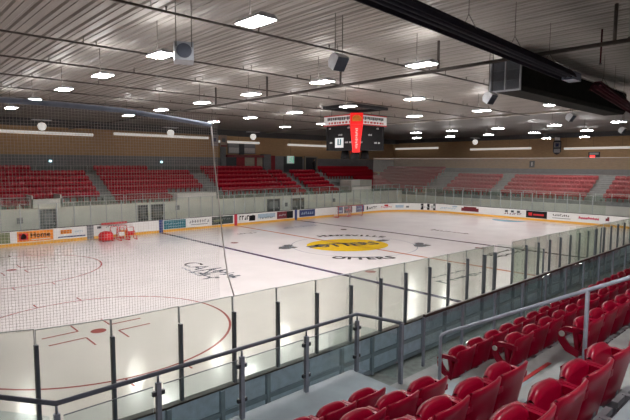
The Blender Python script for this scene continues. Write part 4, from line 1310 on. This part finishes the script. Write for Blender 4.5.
banner(4.85, 26.9, 8.0, 9.6, 0.95, 'banner_grey', 'grey hanging banner with dark emblem left of press box', marks=[('navy', (-0.15, 0.15, 0.35, 0.6)), ('light_grey', (-0.4, 0.4, 0.05, 0.15))])
banner(6.05, 26.9, 7.95, 9.4, 0.95, 'banner_tan', 'tan hanging banner with red lower edge left of press box', marks=[('maroon', (-0.45, 0.45, 0.02, 0.14)), ('mid_grey', (-0.25, 0.25, 0.4, 0.7))])
banner(39.0, 1.1, 7.3, 9.5, 1.0, 'dark_grey', 'dark shield shaped banner hanging at the end wall', 'y', [('banner_grey', (-0.38, 0.38, 0.42, 0.72)), ('banner_grey', (-0.38, 0.38, 0.12, 0.34)), ('navy', (-0.2, 0.2, 0.46, 0.66)), ('white', (-0.33, 0.33, 0.82, 0.99))], True)
# shot clock on the end wall
r = thing('score_clock', (39.995, -2.95, 6.85), 'small dark clock with red light on the end wall', 'clock', None, PI / 2)
MB().span((-0.65, 0.0, 0.0), (0.65, 0.08, 0.75)).build('case', 'dark_grey', r)
MB().span((-0.5, 0.08, 0.42), (0.5, 0.1, 0.68)).build('display', 'light_grey', r)
MB().span((-0.12, 0.08, 0.05), (0.45, 0.1, 0.34)).build('red_lamp', 'red_dot', r)
# framed number sign
r = thing('wall_sign', (39.995, 4.6, 5.65), 'dark framed sign with white mark on grey end wall', 'sign', None, PI / 2)
MB().span((-0.35, 0.0, 0.0), (0.35, 0.06, 0.9)).build('frame', 'dark_grey', r)
MB().span((-0.07, 0.06, 0.2), (0.07, 0.075, 0.7)).build('mark', 'white', r)

# small boxes on the far front wall
for x_, z, lab in ((-17.4, 1.45, 'small dark box on pale wall left of the first tunnel door'), (-4.2, 1.75, 'small dark box on pale wall right of grey doors'), (9.2, 1.35, 'dark emblem panel on pale wall under the press box'), (16.9, 1.5, 'small dark box on pale wall below narrow far block')):
    o = MB().span((-0.2, -0.06, -0.22), (0.2, 0.0, 0.22)).span((-0.14, -0.075, -0.16), (0.14, -0.06, 0.16)).build('wall_box', 'mid_grey', None, (x_, 18.99, z))
    tag(o, lab, 'box')
o = MB().span((-0.55, -0.04, -0.75), (0.55, 0.0, 0.75)).build('wall_board', 'white', None, (9.15, 18.98, 1.35)); tag(o, 'white board on pale wall under the press box', 'board')

# ------------------------------------------------------------------ goals and skating aids
def goal(x_, y_, rz, label):
    r = thing('hockey_goal', (x_, y_, 0.004), label, 'goal', 'goals parked by the far boards', rz)
    mb = MB()
    mb.path([(-0.92, 0, 0.03), (-0.92, 0, 1.20), (-0.90, 0, 1.24), (0.90, 0, 1.24), (0.92, 0, 1.20), (0.92, 0, 0.03)], 0.032, 8)
    mb.build('goal_frame', 'goal_red', r)
    mb = MB(); mb.path([(-0.92, 0, 0.035), (-0.95, 0.5, 0.035), (-0.6, 1.0, 0.035), (0.6, 1.0, 0.035), (0.95, 0.5, 0.035), (0.92, 0, 0.035)], 0.032, 8)
    mb.path([(-0.90, 0.02, 1.22), (-0.7, 0.5, 1.18), (0.7, 0.5, 1.18), (0.90, 0.02, 1.22)], 0.025, 8)
    mb.build('base_frame', 'goal_red', r)
    mb = MB()
    bot = [(-0.92, 0.0), (-0.95, 0.5), (-0.6, 1.0), (0.6, 1.0), (0.95, 0.5), (0.92, 0.0)]
    topp = [(-0.90, 0.02), (-0.8, 0.3), (-0.5, 0.5), (0.5, 0.5), (0.8, 0.3), (0.90, 0.02)]
    for i in range(5):
        for j in range(7):
            f = j / 7
            a = (bot[i][0] + f * (bot[i + 1][0] - bot[i][0]), bot[i][1] + f * (bot[i + 1][1] - bot[i][1]), 0.04)
            b = (topp[i][0] + f * (topp[i + 1][0] - topp[i][0]), topp[i][1] + f * (topp[i + 1][1] - topp[i][1]), 1.18)
            mb.tube(a, b, 0.006, 4)
    for k in range(9):
        f = k / 9
        mb.path([(b_[0] + f * (t_[0] - b_[0]), b_[1] + f * (t_[1] - b_[1]), 0.04 + f * 1.14) for b_, t_ in zip(bot, topp)], 0.006, 4)
    mb.build('netting', 'goal_net', r)
goal(13.5, 14.0, R(4), 'left of two red framed goals parked by far boards')
goal(15.6, 13.95, R(-3), 'right of two red framed goals parked by far boards')
def aid(x_, y_, rz, label, cmat):
    r = thing('skating_aid', (x_, y_, 0.004), label, 'skating aid', 'skating aids stacked by the far boards', rz)
    mb = MB()
    for sx in (-1, 1):
        mb.path([(sx * 0.28, -0.42, 0.03), (sx * 0.28, 0.36, 0.03), (sx * 0.28, 0.42, 0.10), (sx * 0.28, 0.30, 0.86)], 0.028, 8)
        mb.path([(sx * 0.28, -0.42, 0.03), (sx * 0.28, 0.30, 0.70)], 0.024, 8)
    mb.build('frame', 'red', r)
    MB().path([(-0.28, 0.30, 0.86), (-0.24, 0.30, 0.92), (0.24, 0.30, 0.92), (0.28, 0.30, 0.86)], 0.03, 8).build('handle', 'red', r)
    MB().span((-0.26, 0.20, 0.30), (0.26, 0.235, 0.60)).build('panel', cmat, r)
aid(-11.75, 14.6, R(3), 'red framed skating aid against the far boards at left of stack', 'white')
aid(-11.05, 14.55, R(-3), 'red and orange skating aid at back right of far stack', 'orange')
aid(-11.65, 13.5, R(4), 'red and white skating aid in front of the far stack', 'white')
aid(-10.95, 13.45, R(-4), 'red skating aid at front right of far stack', 'red')
r = thing('push_sled', (-12.75, 13.9, 0.004), 'bright red rounded skating seat at left of far stack', 'skating aid')
MB().lathe([(0.50, 0.06), (0.55, 0.2), (0.52, 0.5), (0.38, 0.68), (0.12, 0.74)], (0, 0, 0), 18).build('body', 'red', r)
for sx in (-1, 1): MB().path([(sx * 0.35, -0.65, 0.03), (sx * 0.35, 0.6, 0.03), (sx * 0.35, 0.7, 0.12)], 0.03, 8).build('runner', 'goal_red', r)
o = MB().span((-1.0, -0.04, -0.03), (1.0, 0.04, 0.10)).build('foam_divider', 'red', None, (-11.6, 15.22, 1.13)); tag(o, 'red padded bar lying on the boards behind skating aids', 'pad')

# ------------------------------------------------------------------ person on the far concourse
def person(loc, rz, label):
    r = thing('person', loc, label, 'person', None, rz)
    def skin_mesh(name, pts, edges, rad, root, mat, sub=1):
        me = bpy.data.meshes.new(name); me.from_pydata(pts, edges, [])
        o = bpy.data.objects.new(name, me); COL.objects.link(o); o.parent = r
        sk = o.modifiers.new('skin', 'SKIN')
        for i, v in enumerate(me.skin_vertices[0].data):
            v.radius = rad[i]; v.use_root = (i == root)
        sb = o.modifiers.new('sub', 'SUBSURF'); sb.levels = sub; sb.render_levels = sub
        me.materials.append(MATS[mat]); return o
    P = [(0, 0, 0.95), (0, 0, 1.15), (0, 0, 1.40), (0, 0.01, 1.52), (0, 0.02, 1.62), (0, 0.02, 1.72),
         (-0.10, 0, 0.90), (-0.11, 0.02, 0.50), (-0.11, -0.02, 0.08), (-0.12, 0.12, 0.04),
         (0.10, 0, 0.90), (0.12, 0.03, 0.50), (0.12, 0.0, 0.08), (0.13, 0.14, 0.04),
         (-0.20, 0, 1.40), (-0.25, -0.03, 1.12), (-0.22, 0.12, 0.92), (0.20, 0, 1.40), (0.25, -0.03, 1.12), (0.22, 0.12, 0.92)]
    E_ = [(0, 1), (1, 2), (2, 3), (3, 4), (4, 5), (0, 6), (6, 7), (7, 8), (8, 9), (0, 10), (10, 11), (11, 12), (12, 13), (2, 14), (14, 15), (15, 16), (2, 17), (17, 18), (18, 19)]
    Rr = [(0.15, 0.11), (0.14, 0.10), (0.17, 0.11), (0.055, 0.055), (0.085, 0.095), (0.07, 0.08), (0.09, 0.09), (0.06, 0.06), (0.045, 0.045), (0.04, 0.03), (0.09, 0.09), (0.06, 0.06), (0.045, 0.045), (0.04, 0.03),
          (0.06, 0.06), (0.045, 0.045), (0.035, 0.035), (0.06, 0.06), (0.045, 0.045), (0.035, 0.035)]
    skin_mesh('body', P, E_, Rr, 0, 'cloth_dark')
    MB().lathe([(0.055, -0.09), (0.085, -0.03), (0.09, 0.04), (0.06, 0.10), (0.02, 0.12)], (0, 0.04, 1.66), 12).build('face', 'skin', r)
    MB().lathe([(0.095, 0.0), (0.10, 0.05), (0.07, 0.11), (0.02, 0.135)], (0, 0.015, 1.67), 12).build('hair', 'black', r)
person((20.9, 27.0, Z0 + RISE * 6), PI, 'person in dark clothes standing at far doorway')
